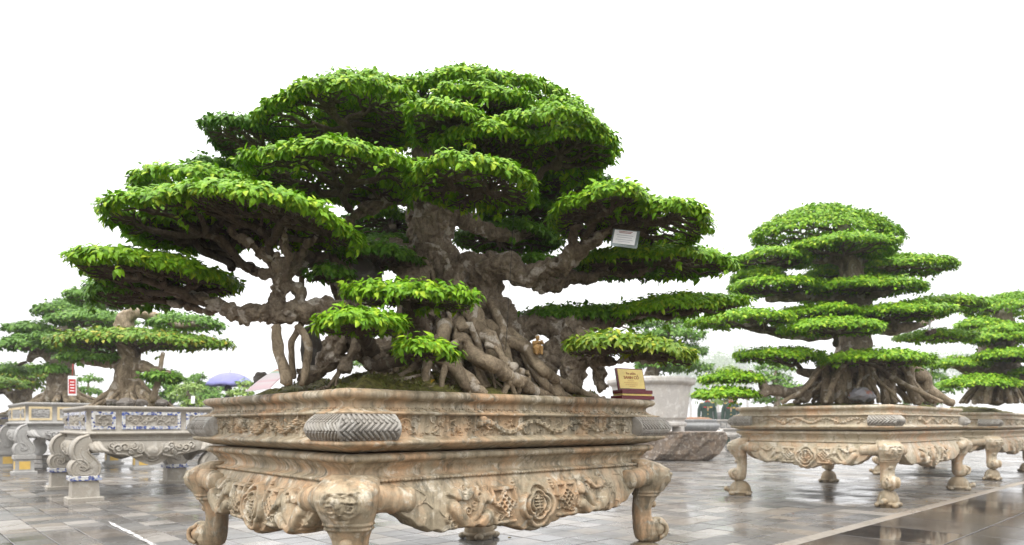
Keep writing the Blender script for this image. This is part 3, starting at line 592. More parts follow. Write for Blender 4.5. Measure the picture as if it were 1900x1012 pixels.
def bonsai_root(label, loc, group='bonsai trees', cat='bonsai tree'):
    o = thing('bonsai_tree', label, cat, loc, 0, group); o['_b'] = 0; del o['_b']; return o
class Tree:
    def __init__(s, label, base, seed, leaf, simple, leafmat_, twigmat, dens=1.0, group='potted bonsai trees'):
        s.base = np.asarray(base, float); s.root = thing('bonsai_tree', label, 'bonsai tree', base, 0, group); s.rng = np.random.default_rng(seed); s.leaf = leaf; s.simple = simple; s.lm = leafmat_; s.tm = twigmat; s.dens = dens; s.pool = []
    def put(s, mb, name, mat, smooth=True, kind=None):
        mb.v = [v - s.base for v in mb.v]; return mb.obj(name, mat, s.root, smooth, kind)
    def limb(s, L_, n=12, rough=.16, wig=.25, name='branch', mat=None, k=5):
        mb = MB(); s.limb_into(mb, L_, n, rough, wig, k); return s.put(mb, name, mat or s.tm)
    def limb_into(s, mb, L_, n=12, rough=.16, wig=.25, k=5):
        P = np.array([np.r_[at(x, y, d), r * d / F] for x, y, r, d in L_]); Q = spline(P, k)
        w = s.rng.normal(0, 1, (len(Q), 3)); w = (w + np.roll(w, 1, 0) + np.roll(w, -1, 0)) / 3; w[0] = w[-1] = 0
        Q[:, :3] += w * Q[:, 3:] * wig; tube(mb, Q[:, :3], np.maximum(Q[:, 3], .0015), n, rough, int(s.rng.integers(1e6)))
    def pad(s, x0, x1, yf, d, ry, dome, hub, tilt=0.0, mat=None, dens=1.0, tips=150, skirt=.018, rt=.0027, under=.15, name='foliage', rise=.35, size=1.0, keep=False):
        """a clipped cloud of leaves: x0..x1 its width and yf the row of its front edge in the photo, d its depth, ry its half depth (m)"""
        rng = s.rng; ry = ry * (.86 if not s.simple else .8); de = d - (.12 if s.simple else .36) * ry; rx = max(.05, ((x1 - x0) / 2 * de / F - .012) * (1.0 if s.simple else 1.05)); cx = ((x0 + x1) / 2 - 950) / F * de; zr = EYE - (yf + (18 if s.simple else 22) - HZ) / F * (d - ry * .92)
        ph = rng.uniform(0, 6.3, 4); sc_ = max(s.leaf / .048, .6)
        def outl(a): return 1 + .07 * np.sin(2 * a + ph[0]) + .06 * np.sin(3 * a + ph[1]) + .05 * np.sin(5 * a + ph[2]) + .035 * np.sin(9 * a + ph[3])
        area = math.pi * rx * ry; ntip = int(area * 800 * s.dens * dens * (.048 / s.leaf) ** 2) + 14
        nr = int(.62 * ntip * math.sqrt(min(1, .25 / max(area, .05))))
        r = rng.random(ntip) ** .42; r = np.r_[r, rng.uniform(.86, 1.04, nr)]; a = rng.uniform(0, 2 * np.pi, ntip + nr)
        R_ = r * outl(a); lx, ly = R_ * np.cos(a), R_ * np.sin(a); hz = dome * np.clip(1 - r ** 2, 0, 1) ** .75
        X = cx + lx * rx; Y = d + ly * ry
        lump = fbm(np.stack([X * 7, Y * 7, np.full_like(X, ph[0])], -1), 3) * min(.04, .25 * ry)
        Z = zr + hz + tilt * (X - cx) + lump - np.r_[np.abs(rng.normal(0, .018 * sc_, ntip)), rng.random(nr) ** 1.4 * skirt]
        Z = Z + fbm(np.stack([X * 19 / sc_, Y * 19 / sc_, np.full_like(X, ph[1])], -1), 2) * .045 * sc_; st_ = rng.random(len(Z)) < .045; Z[st_] += rng.uniform(.008, .035, st_.sum()) * sc_
        und = rng.random(len(Z)) < .08 * under; Z[und] -= rng.random(und.sum()) * (dome * .6 + .05)
        inner = np.clip(1 - r / .8, 0, 1); Z = Z + inner * .03 * sc_; tip = np.stack([X, Y, Z], 1); out = nrm(np.stack([lx * ry, ly * rx, np.zeros_like(lx)], 1)) * np.clip(r, 0, 1)[:, None] ** 2
        nl = 6 if not s.simple else 5; az = rng.uniform(0, 6.3, len(tip))[:, None] + np.arange(nl)[None] * 2 * np.pi / nl + rng.normal(0, .35, (len(tip), nl))
        D = np.stack([np.cos(az), np.sin(az), np.zeros_like(az)], -1) * .75 + out[:, None] * .55
        D[..., 2] = -.34 - .34 * np.clip(r, 0, 1)[:, None] ** 3 + rng.normal(0, .48, az.shape)
        Nn = np.array([0, 0, 1.0]) + out[:, None] * .9 + rng.normal(0, .28, D.shape)
        C = tip[:, None] + nrm(D) * s.leaf * .22 + rng.normal(0, .010 * sc_, D.shape)
        C = C.reshape(-1, 3); D = D.reshape(-1, 3); Nn = Nn.reshape(-1, 3); sz = s.leaf * size * rng.uniform(.55, 1.25, len(C))
        if keep:                                                # remember leaves that stand nearest to the camera at the front edge
            front = np.where((C[:, 1] < d - ry * .55))[0]; s.pool += [(np.linalg.norm(C[i] - [0, 0, EYE]), C[i], D[i], Nn[i], sz[i], mat or s.lm) for i in rng.choice(front, min(len(front), 60), replace=False)]
        mb = MB(); leaf_mesh(mb, C, D, Nn, sz, s.simple); s.put(mb, name, mat or s.lm, False, 'stuff')
        # the ramified twigs that carry it
        if tips:
            k = int(tips * (1.8 if not s.simple else 1)); rr = np.sqrt(rng.random(k)) * .97; aa = rng.uniform(0, 6.3, k); RR = rr * outl(aa)
            tx, ty = cx + RR * np.cos(aa) * rx, d + RR * np.sin(aa) * ry; tz = zr + dome * np.clip(1 - rr ** 2, 0, 1) ** .75 * .8 - .03 + tilt * (tx - cx) - .02 * rr
            mb = MB(); h = at(*hub); fan(mb, h, np.stack([tx, ty, tz], 1), rt, rng, rise, 5 if not s.simple else 4, 0, .017 if not s.simple else .03); s.put(mb, 'branch', s.tm)
    def leaves_out(s, n=300):
        """the nearest leaves as parts of their own"""
        s.pool.sort(key=lambda t: t[0]); cache = {}
        for dist, c, D, Nn, sz, mat in s.pool[:n]:
            if mat.name not in cache:
                mb = MB(); mb.add(LT, LQ, LTRI); cache[mat.name] = mb.mesh('leaf', mat, False)
            d_, s_, n_ = [q[0] for q in leaf_frames(D[None], Nn[None])]; c = c + nrm(d_ * [1, 1, 0] + [0, -.3, .2]) * .006 - s.base
            o = link('leaf', cache[mat.name], s.root); o.matrix_basis = Matrix(((d_[0] * sz, s_[0] * sz, n_[0] * sz, c[0]), (d_[1] * sz, s_[1] * sz, n_[1] * sz, c[1]), (d_[2] * sz, s_[2] * sz, n_[2] * sz, c[2]), (0, 0, 0, 1)))
TEX = {}
def organic(o, voxel, disp=((.06, .016), (.018, .006)), smooth=3, ridge=0):
    m = o.modifiers.new('remesh', 'REMESH'); m.mode = 'VOXEL'; m.voxel_size = voxel; m.use_smooth_shade = True
    s = o.modifiers.new('smooth', 'SMOOTH'); s.iterations = smooth; s.factor = .5
    for sz, st in disp:
        if sz not in TEX: TEX[sz] = bpy.data.textures.new('grain%g' % sz, 'CLOUDS'); TEX[sz].noise_scale = sz; TEX[sz].noise_depth = 2
        d = o.modifiers.new('d', 'DISPLACE'); d.texture = TEX[sz]; d.strength = st; d.mid_level = .5; d.texture_coords = 'LOCAL'
    if ridge:
        t = bpy.data.textures.new('ridge', 'MUSGRAVE'); t.musgrave_type = 'RIDGED_MULTIFRACTAL'; t.noise_scale = .055; t.octaves = 3
        d = o.modifiers.new('r', 'DISPLACE'); d.texture = t; d.strength = -ridge; d.mid_level = .5; d.texture_coords = 'LOCAL'

# ------------------------------------------------------------------ the big bonsai
def mound(name, label, ctr, th, a, b, z_edge, h, mat, seed, soft=.75):
    n = 70; g = np.linspace(-1, 1, n); X, Y = np.meshgrid(g, g, indexing='ij'); e = np.maximum(np.abs(X), np.abs(Y)); f = np.clip(1 - e ** 2.2, 0, 1) ** soft
    P = np.stack([X * b / 2, Y * a / 2, 0 * X], -1); Z = z_edge + h * f + fbm(P * 6 + seed, 4) * .11 * np.clip(f * 3, .12, 1) + fbm(P * 28 + seed, 3) * .035
    mb = MB(); mb.add(np.stack([P[..., 0], P[..., 1], Z], -1), grid_faces(n, n)); o = mb.obj(name, mat); o.location = (*ctr, 0); o.rotation_euler = (0, 0, th); tag(o, label, 'soil', 'soil mounds in the pots')
    def hz(x, y):
        c, s_ = math.cos(-th), math.sin(-th); dx, dy = x - ctr[0], y - ctr[1]; lx, ly = dx * c - dy * s_, dx * s_ + dy * c
        e = max(abs(lx) / (b / 2), abs(ly) / (a / 2)); return z_edge + h * max(0, 1 - e ** 2.2) ** soft
    return o, hz
def inside(p, ctr, th, a, b):
    c, s_ = math.cos(-th), math.sin(-th); dx, dy = p[0] - ctr[0], p[1] - ctr[1]; return abs(dx * c - dy * s_) < b / 2 and abs(dx * s_ + dy * c) < a / 2
def moss_mat():
    k = NT('moss_soil'); v = k.coord(); a = k.noise(v, 7, 6, .65, .5); f = k.noise(v, 55, 5, .7); g = k.noise(v, 18, 4, .6)
    c = k.mix(k.ramp(a, [(.36, 0.0), (.6, 1.0)]), (.11, .088, .04), (.145, .15, .032)); c = k.mix(k.ramp(g, [(.5, 0.0), (.7, .8)]), c, (.23, .21, .055)); c = k.mix(k.ramp(f, [(.36, .8), (.56, 0.0)]), c, (.045, .036, .02))
    k.bump(k.math('ADD', f, g), .9, .012); return k.base(c, .85, .2)
M['moss'] = moss_mat()
MOUND1, hz1 = mound('soil_mound', 'mossy brown soil mound heaped in the large front pot', C1, .742, 1.19, 1.54, .805, .15, M['moss'], 2)
tf = MB(); m_ = 5200; lx = RNG.uniform(-.75, .75, m_); ly = RNG.uniform(-.575, .575, m_); keep = fbm(np.stack([lx * 8, ly * 8, 0 * lx], -1), 3) > -.06; lx, ly = lx[keep], ly[keep]
cc, ss = math.cos(.742), math.sin(.742); wx, wy = C1[0] + lx * cc - ly * ss, C1[1] + lx * ss + ly * cc; PZ = np.array([hz1(x, y) for x, y in zip(wx, wy)])
tw = np.stack([lx * 1.0, ly, 0 * lx], -1); PZ = PZ + fbm(tw * 6 + 2, 4) * .11 * np.clip((PZ - .805) / .15 * 3, .12, 1)
leaf_mesh(tf, np.stack([wx, wy, PZ - .004], 1), np.stack([RNG.normal(0, .5, len(wx)), RNG.normal(0, .5, len(wx)), np.full(len(wx), .8)], 1), RNG.normal(0, 1, (len(wx), 3)), RNG.uniform(.008, .022, len(wx)), True)
M['moss_leaf'] = leafmat('moss_leaf', (.10, .12, .02), (.17, .17, .035), (.28, .25, .07), trans=.15)
o = tf.obj('moss', M['moss_leaf'], None, False, 'stuff'); tag(o, 'short green and brown moss growing over the soil of the large front pot', 'moss')

T1 = Tree('largest bonsai, a broad banyan with layered leaf clouds in the front pot', (C1[0], C1[1], .86), 5, .0285, False, M['leaf'], M['twig'])
D0 = 3.3
tr = MB()
core = [(905, 735, 90, 3.25), (890, 700, 80, 3.27), (862, 640, 66, 3.28), (838, 580, 57, 3.3), (818, 520, 47, D0), (806, 480, 44, D0), (797, 450, 36, D0), (792, 415, 40, D0), (798, 380, 45, D0), (795, 335, 40, D0), (800, 290, 32, 3.32), (812, 240, 30, 3.36), (822, 190, 22, 3.38), (830, 140, 13, 3.4)]
T1.limb_into(tr, core, 22, .16, .12)
trunk_l = [
 [(930, 720, 56, 3.3), (918, 640, 48, 3.33), (908, 570, 42, 3.35), (898, 520, 38, 3.34), (880, 500, 34, 3.32), (850, 510, 30, 3.3)],
 [(770, 690, 30, 3.05), (778, 640, 30, 3.05), (775, 590, 34, 3.06), (768, 540, 34, 3.1), (758, 500, 34, 3.15), (740, 470, 30, 3.2), (700, 478, 26, 3.25)],
 [(790, 580, 26, 3.05), (830, 545, 24, 3.1), (850, 500, 22, 3.15)],
 [(800, 360, 40, 3.2), (770, 350, 34, 3.15), (735, 352, 27, 3.1), (700, 376, 20, 3.05), (662, 396, 14, 3.0), (640, 420, 9, 3.0)],
 [(770, 345, 24, 3.12), (742, 328, 22, 3.08), (720, 318, 18, 3.05), (690, 322, 13, 3.0), (640, 330, 9, 2.95)],
 [(835, 385, 34, 3.32), (858, 402, 26, 3.36), (890, 424, 19, 3.42), (940, 436, 15, 3.5), (990, 430, 11, 3.6), (1045, 412, 7, 3.7)],
 [(820, 350, 34, 3.25), (852, 338, 22, 3.2), (890, 322, 15, 3.1), (930, 312, 9, 3.0)],
 [(868, 502, 38, 3.3), (905, 496, 36, 3.28), (945, 500, 31, 3.25), (985, 511, 26, 3.22), (1020, 503, 24, 3.2), (1055, 480, 22, 3.15), (1090, 455, 17, 3.1), (1125, 430, 13, 3.06), (1160, 412, 10, 3.02), (1200, 396, 7, 3.0)],
 [(1045, 485, 17, 3.15), (1060, 460, 14, 3.12), (1066, 430, 12, 3.1), (1072, 405, 10, 3.08), (1080, 385, 7, 3.05)],
 [(985, 511, 24, 3.25), (1012, 531, 19, 3.32), (1045, 527, 17, 3.36), (1062, 512, 18, 3.38), (1090, 517, 14, 3.4), (1125, 503, 11, 3.42), (1165, 512, 9, 3.42), (1205, 500, 7, 3.4), (1250, 490, 5, 3.4)],
 [(940, 640, 30, 3.35), (975, 612, 28, 3.4), (1010, 598, 28, 3.42), (1045, 612, 30, 3.42), (1075, 600, 26, 3.45), (1110, 602, 18, 3.48), (1160, 588, 14, 3.52), (1225, 566, 10, 3.55), (1300, 546, 6, 3.55)],
 [(1118, 722, 16, 3.1), (1108, 690, 17, 3.1), (1100, 660, 20, 3.12), (1082, 630, 22, 3.2), (1055, 618, 24, 3.3)],
 [(1060, 715, 24, 3.2), (1070, 680, 28, 3.2), (1090, 650, 24, 3.18)],
 [(1000, 722, 28, 3.28), (1014, 690, 28, 3.3), (1030, 655, 30, 3.36), (1050, 620, 28, 3.42)],
 [(1098, 672, 15, 3.1), (1135, 672, 12, 3.0), (1185, 668, 9, 2.95), (1240, 668, 6, 2.92)],
 [(770, 478, 30, 3.3), (715, 478, 30, 3.25), (660, 484, 28, 3.12), (610, 482, 24, 2.95), (565, 486, 20, 2.8), (535, 500, 18, 2.72), (518, 520, 20, 2.7)],
 [(640, 575, 24, 2.72), (605, 578, 26, 2.7), (560, 580, 27, 2.7), (515, 580, 27, 2.7), (480, 582, 22, 2.7), (445, 583, 20, 2.71), (415, 572, 18, 2.72), (385, 560, 16, 2.73), (330, 540, 13, 2.74), (270, 522, 10, 2.75), (200, 502, 6, 2.75)],
 [(455, 590, 12, 2.72), (420, 578, 10, 2.75), (370, 574, 9, 2.8), (310, 560, 7, 2.85)],
 [(515, 590, 24, 2.7), (513, 560, 22, 2.7), (517, 535, 20, 2.7), (522, 512, 24, 2.7), (515, 492, 20, 2.68), (495, 475, 16, 2.66), (460, 450, 12, 2.62), (420, 425, 9, 2.6)],
 [(520, 515, 18, 2.7), (535, 490, 13, 2.68), (530, 450, 10, 2.64), (528, 415, 7, 2.6)], [(520, 512, 16, 2.7), (470, 500, 12, 2.75), (410, 470, 10, 2.8), (350, 440, 8, 2.82), (300, 415, 6, 2.82)],
 [(522, 505, 14, 2.7), (560, 470, 11, 2.72), (590, 435, 8, 2.7)],
 [(545, 575, 18, 2.72), (555, 550, 16, 2.73), (548, 530, 12, 2.74)],
 [(560, 700, 20, 2.78), (590, 682, 20, 2.78), (615, 660, 26, 2.75), (630, 630, 28, 2.74), (632, 600, 26, 2.72), (620, 580, 24, 2.7)],
 [(720, 690, 26, 2.85), (690, 665, 28, 2.8), (665, 640, 26, 2.78), (640, 610, 26, 2.74)],
 [(690, 660, 26, 2.85), (720, 640, 28, 2.9), (755, 620, 28, 3.0)],
 [(640, 690, 14, 2.72), (655, 660, 15, 2.73), (662, 630, 14, 2.74)],
 [(700, 600, 16, 2.9), (660, 560, 20, 2.9), (640, 520, 22, 2.95), (635, 490, 22, 3.0)], [(640, 610, 12, 3.0), (628, 560, 13, 3.0), (622, 520, 14, 3.0), (618, 490, 14, 3.0)]]
for l_ in trunk_l: T1.limb_into(tr, [(x_, y_, r_ * .8, d_) for x_, y_, r_, d_ in l_], 16, .2, .22)
# buttress roots running down over the mound
roots = [
 [(860, 560, 26, 3.15), (885, 600, 26, 3.05), (915, 640, 24, 2.98), (950, 672, 22, 2.92), (990, 690, 18, 2.88), (1030, 716, 11, 2.86)],
 [(895, 600, 22, 3.15), (940, 625, 20, 3.1), (985, 655, 19, 3.05), (1030, 678, 17, 3.0), (1080, 702, 13, 2.98), (1120, 724, 8, 2.98)],
 [(850, 600, 22, 3.05), (858, 640, 24, 2.95), (890, 668, 25, 2.86), (930, 672, 22, 2.82), (965, 690, 20, 2.78), (1000, 706, 15, 2.76), (1035, 722, 8, 2.76)],
 [(955, 680, 14, 2.8), (945, 695, 12, 2.77), (932, 712, 9, 2.74)], [(968, 690, 11, 2.79), (965, 702, 8, 2.76), (962, 716, 6, 2.74)], [(975, 690, 10, 2.79), (982, 704, 7, 2.76), (984, 716, 5, 2.74)],
 [(830, 600, 22, 3.0), (815, 640, 20, 2.9), (825, 668, 24, 2.8), (860, 672, 24, 2.78), (900, 690, 18, 2.76)],
 [(770, 660, 18, 2.78), (800, 656, 20, 2.75), (835, 660, 22, 2.74), (860, 676, 16, 2.72), (868, 700, 9, 2.7)],
 [(800, 662, 16, 2.75), (792, 680, 14, 2.72), (785, 702, 9, 2.7)], [(830, 668, 14, 2.74), (822, 690, 10, 2.72), (818, 706, 7, 2.7)],
 [(780, 610, 22, 2.98), (790, 640, 18, 2.9), (770, 668, 16, 2.8), (740, 690, 12, 2.74)],
 [(930, 600, 17, 3.2), (960, 632, 16, 3.12), (1000, 668, 15, 3.05), (1050, 700, 11, 3.0)], [(905, 560, 15, 3.2), (930, 600, 14, 3.12), (945, 640, 13, 3.05), (980, 672, 12, 2.98)],
 [(870, 540, 13, 3.14), (885, 580, 13, 3.08), (880, 620, 12, 3.0), (905, 655, 10, 2.92)], [(835, 520, 12, 3.14), (862, 548, 12, 3.1), (885, 570, 12, 3.08), (925, 600, 12, 3.06), (950, 640, 10, 3.0)],
 [(960, 640, 18, 3.2), (985, 672, 20, 3.14), (1012, 684, 19, 3.1), (1060, 706, 12, 3.1)], [(850, 610, 11, 2.94), (880, 600, 11, 2.98), (915, 600, 9, 3.04)], [(900, 640, 9, 2.9), (930, 650, 9, 2.9), (955, 662, 8, 2.86)], [(840, 640, 10, 2.86), (870, 630, 10, 2.88), (900, 638, 9, 2.9)]]
rt_ = MB(); rr = T1.rng
def on_soil(P):                                            # roots end in the soil inside the rim
    m = len(P)
    for i in range(m):
        t = max(0, (i / (m - 1) - .35) / .65); q = P[i]
        for _ in range(30):
            if inside(q, C1, .742, 1.12, 1.46): break
            q[:3] = np.array([0, 0, EYE]) + (q[:3] - np.array([0, 0, EYE])) * 1.012
        z = hz1(q[0], q[1]); q[2] = q[2] * (1 - t) + (z - .35 * q[3] * t) * t if q[2] > z else q[2]
    return P
for l_ in roots:
    P = np.array([np.r_[at(x_, y_, d_), r_ * .62 * d_ / F] for x_, y_, r_, d_ in l_]); P = spline(P, 7); w_ = rr.normal(0, 1, (len(P), 3)); w_ = (w_ + np.roll(w_, 1, 0) + np.roll(w_, -1, 0)) / 3; P[:, :3] += w_ * P[:, 3:] * .3
    P = on_soil(P); tube(rt_, P[:, :3], np.maximum(P[:, 3], .003), 16, .12, int(rr.integers(1e6)))
def on_mound(x, d): p = at(x, 700, d); return np.array([p[0], p[1], hz1(p[0], p[1]) - .004])
for (sx_, sy_, sd_), x0_, x1_, d0_, d1_, n_, r_ in (((855, 590, 3.08), 780, 960, 2.62, 2.85, 16, .0048), ((885, 570, 3.12), 900, 1060, 2.72, 3.0, 18, .0050), ((905, 620, 3.1), 960, 1130, 2.85, 3.1, 16, .0050), ((820, 620, 3.0), 720, 880, 2.6, 2.8, 14, .0046), ((930, 600, 3.2), 1000, 1140, 3.0, 3.25, 10, .0045), ((760, 640, 2.95), 640, 800, 2.62, 2.85, 12, .0042), ((640, 640, 2.74), 545, 700, 2.6, 2.8, 12, .0036)):
    tips = np.array([on_mound(rr.uniform(x0_, x1_), rr.uniform(d0_, d1_)) for _ in range(n_)]); tips = np.array([q for q in tips if inside(q, C1, .742, 1.16, 1.50)]); fan(rt_, at(sx_, sy_, sd_), tips, r_, rr, .52, 8)
for k in range(9):                                         # thin roots pressed along the trunk
    x0 = rr.uniform(790, 840); y0 = rr.uniform(470, 560); d0 = 3.19 - .0004 * (y0 - 440); dx = rr.normal(5, 7); T1.limb_into(rt_, [(x0, y0, 3, d0), (x0 + dx * .6, y0 + 35, 5, d0 - .03), (x0 + dx * 1.4 + 8, y0 + 75, 5, d0 - .07), (x0 + dx * 2.2 + 16, min(705, y0 + 120), 4, d0 - .13)], 8, .15, .6)
o = T1.put(tr, 'trunk', M['bark']); organic(o, .0045, ((.06, .022), (.021, .014), (.008, .006)), 1, .014)
o = T1.put(rt_, 'root', M['root'])
for l_ in ([(511, 605, 9, 2.66), (516, 640, 10, 2.65), (523, 670, 10, 2.64), (531, 712, 12, 2.62)], [(560, 600, 6, 2.72), (545, 625, 6, 2.74), (540, 655, 6, 2.74), (545, 702, 5, 2.72)], [(552, 605, 7, 2.68), (568, 625, 7, 2.67), (572, 655, 7, 2.66), (566, 690, 8, 2.64), (560, 715, 5, 2.62)], [(560, 470, 5, 2.9), (559, 520, 5, 2.9), (560, 575, 5, 2.9)], [(740, 600, 8, 2.9), (735, 640, 8, 2.85), (735, 690, 6, 2.8)]):
    T1.limb(l_, 10, .12, .2, 'aerial_root', M['root'])
DK = M['leaf_dark']
T1.pad(670, 1050, 112, 3.45, .50, 0.109, (820, 250, 3.4), tips=165)
T1.pad(950, 1132, 178, 3.45, .38, 0.054, (900, 270, 3.4), tilt=-.12)
T1.pad(770, 1000, 142, 3.2, .34, 0.068, (830, 250, 3.3))
T1.pad(480, 772, 128, 3.1, .42, 0.068, (655, 300, 3.2), tips=165, keep=True)
T1.pad(755, 905, 170, 2.92, .26, 0.048, (815, 280, 3.1), keep=True)
T1.pad(888, 1142, 190, 3.1, .42, 0.061, (935, 330, 3.2), tilt=-.10, tips=165, keep=True)
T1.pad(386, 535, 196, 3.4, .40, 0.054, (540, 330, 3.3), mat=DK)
T1.pad(465, 768, 243, 2.78, .38, 0.061, (650, 390, 2.95), tips=180, keep=True)
T1.pad(752, 994, 274, 2.72, .28, 0.041, (840, 370, 3.0), tilt=-.06, tips=150, keep=True)
T1.pad(240, 545, 297, 3.05, .40, 0.068, (480, 470, 2.85), tips=120)
T1.pad(356, 448, 274, 3.5, .26, 0.041, (460, 420, 3.2), mat=DK, tips=45)
T1.pad(205, 470, 338, 2.62, .36, 0.068, (470, 500, 2.7), tilt=.17, tips=180, keep=True)
T1.pad(300, 642, 328, 2.58, .40, 0.061, (512, 500, 2.68), tilt=-.14, tips=225, keep=True)
T1.pad(140, 392, 452, 2.68, .38, 0.048, (400, 565, 2.72), tips=180, keep=True, rise=.2)
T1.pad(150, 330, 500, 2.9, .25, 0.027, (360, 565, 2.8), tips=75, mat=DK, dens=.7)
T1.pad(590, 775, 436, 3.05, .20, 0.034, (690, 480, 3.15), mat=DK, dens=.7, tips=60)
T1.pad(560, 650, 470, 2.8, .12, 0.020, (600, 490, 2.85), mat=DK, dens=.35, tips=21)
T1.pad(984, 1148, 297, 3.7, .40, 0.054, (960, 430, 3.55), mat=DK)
T1.pad(1028, 1215, 328, 2.95, .36, 0.054, (1085, 440, 3.08), tips=165, keep=True)
T1.pad(1130, 1318, 352, 2.98, .33, 0.048, (1130, 430, 3.06), tilt=-.17, tips=165, keep=True)
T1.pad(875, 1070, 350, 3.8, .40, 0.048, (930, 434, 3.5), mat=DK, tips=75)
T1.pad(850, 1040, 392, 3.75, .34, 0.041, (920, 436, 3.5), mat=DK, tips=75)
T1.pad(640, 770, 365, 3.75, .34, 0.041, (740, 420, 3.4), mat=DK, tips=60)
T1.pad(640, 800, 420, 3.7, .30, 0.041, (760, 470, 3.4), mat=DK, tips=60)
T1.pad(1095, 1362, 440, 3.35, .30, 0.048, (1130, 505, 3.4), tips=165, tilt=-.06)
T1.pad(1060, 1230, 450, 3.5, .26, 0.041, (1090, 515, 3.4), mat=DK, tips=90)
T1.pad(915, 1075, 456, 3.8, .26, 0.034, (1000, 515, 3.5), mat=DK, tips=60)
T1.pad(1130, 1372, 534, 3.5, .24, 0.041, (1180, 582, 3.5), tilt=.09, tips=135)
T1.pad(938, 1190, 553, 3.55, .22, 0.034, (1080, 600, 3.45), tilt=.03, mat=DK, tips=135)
T1.pad(1053, 1190, 606, 2.86, .18, 0.034, (1120, 672, 3.0), mat=M['leaf_yellow'], tips=75, keep=True)
T1.pad(1140, 1286, 614, 2.88, .18, 0.027, (1170, 668, 2.96), tilt=-.20, mat=M['leaf_yellow'], tips=75, keep=True, dens=.9)
T1.pad(643, 872, 508, 2.50, .17, 0.034, (770, 590, 2.75), tips=75, keep=True, tilt=-.06)
T1.limb([(775, 640, 22, 2.85), (772, 600, 20, 2.78), (765, 570, 16, 2.68), (740, 545, 9, 2.6)], 12, .2, .2)
T1.pad(582, 748, 562, 2.36, .16, 0.034, (660, 620, 2.55), tips=60, keep=True)
T1.limb([(690, 650, 14, 2.74), (675, 630, 12, 2.62), (655, 610, 8, 2.5)], 10, .2, .2)
T1.pad(733, 848, 616, 2.40, .12, 0.020, (750, 660, 2.6), tips=39, keep=True, tilt=-.1)
T1.limb([(700, 680, 11, 2.72), (740, 668, 10, 2.62), (790, 655, 6, 2.48)], 10, .2, .2)
T1.pad(590, 790, 120, 3.3, .34, .06, (700, 260, 3.3), tips=90)
T1.pad(985, 1142, 214, 2.98, .26, .04, (1000, 330, 3.1), tilt=-.06, tips=90)
T1.pad(815, 1010, 208, 2.98, .24, .04, (880, 320, 3.1), tips=80)
T1.pad(235, 420, 372, 2.75, .24, .04, (430, 500, 2.75), tilt=.1, tips=90)
T1.leaves_out(300)
# ------------------------------------------------------------------ the tiered bonsai on the turtle-footed stand
MOUND2, hz2 = mound('soil_mound', 'low mossy soil under the roots of the tiered bonsai right of centre', C2, .76, 1.28, 2.12, .855, .07, M['moss'], 9)
T2 = Tree('tall tiered bonsai with a domed top in the pale pot right of centre', (C2[0], C2[1], .88), 15, .037, True, M['leaf'], M['twig'], 1.15)
tr = MB()
for l_ in ([(1590, 745, 46, 7.2), (1585, 700, 42, 7.2), (1582, 650, 42, 7.15), (1585, 600, 36, 7.2), (1580, 540, 30, 7.2), (1575, 490, 26, 7.2), (1568, 450, 20, 7.2), (1560, 410, 12, 7.2)],
           [(1580, 540, 22, 7.2), (1530, 545, 16, 7.1), (1470, 552, 11, 7.0), (1420, 556, 7, 7.0)], [(1570, 480, 16, 7.2), (1530, 482, 11, 7.2), (1470, 488, 7, 7.2), (1420, 490, 5, 7.2)],
           [(1580, 490, 15, 7.2), (1630, 490, 11, 7.2), (1690, 492, 7, 7.3)], [(1590, 590, 24, 7.1), (1520, 620, 17, 6.9), (1450, 618, 12, 6.8), (1380, 605, 7, 6.7)], [(1590, 590, 22, 7.1), (1650, 612, 17, 7.0), (1710, 600, 10, 7.1), (1760, 570, 6, 7.3)],
           [(1570, 660, 20, 7.0), (1530, 690, 14, 6.8), (1480, 690, 9, 6.7)], [(1600, 660, 18, 7.0), (1640, 690, 14, 6.8), (1690, 690, 9, 6.8)], [(1580, 530, 16, 7.2), (1620, 545, 12, 7.0), (1660, 535, 8, 7.0)],
           [(1500, 735, 16, 6.7), (1450, 728, 14, 6.6), (1425, 722, 13, 6.5), (1410, 705, 10, 6.45), (1390, 690, 7, 6.4)], [(1430, 728, 10, 6.5), (1390, 735, 7, 6.4), (1350, 735, 5, 6.35)]):
    T2.limb_into(tr, [(x_, y_, r_ * .74, d_) for x_, y_, r_, d_ in l_], 12, .18, .2)
o = T2.put(tr, 'trunk', M['bark']); organic(o, .016, ((.12, .03),), 1)
rt_ = MB(); rr = T2.rng
for k in range(46):
    x1 = rr.uniform(1450, 1760); dx = x1 - 1595; d1 = rr.uniform(6.5, 7.2); x0 = 1595 + dx * rr.uniform(.25, .6); y0 = rr.uniform(660, 700); r0 = rr.uniform(2.5, 7.5)
    T2.limb_into(rt_, [(x0, y0, r0, d1 + .12), (x0 + (x1 - x0) * .3 + rr.normal(0, 5), y0 + 22, r0, d1 + .05), (x0 + (x1 - x0) * .6 + rr.normal(0, 6), 722, r0 * .9, d1), (x1, 747, r0 * .7, d1 - .05)], 8, .15, .3, 3)
for x_, r_ in ((1562, 9), (1610, 12), (1575, 6), (1600, 5), (1640, 7), (1545, 5), (1530, 7), (1655, 6), (1690, 8)): T2.limb_into(rt_, [(x_ + rr.normal(0, 4), 665, r_, 6.75), (x_, 705, r_ * 1.05, 6.7), (x_ + rr.normal(0, 4), 748, r_ * 1.3, 6.66)], 10, .15, .2, 4)
T2.limb_into(rt_, [(1690, 690, 12, 6.9), (1715, 700, 13, 6.9), (1720, 722, 10, 6.9), (1740, 735, 9, 6.85), (1770, 748, 6, 6.8)], 10, .15, .2, 4)
T2.put(rt_, 'root', M['root'])
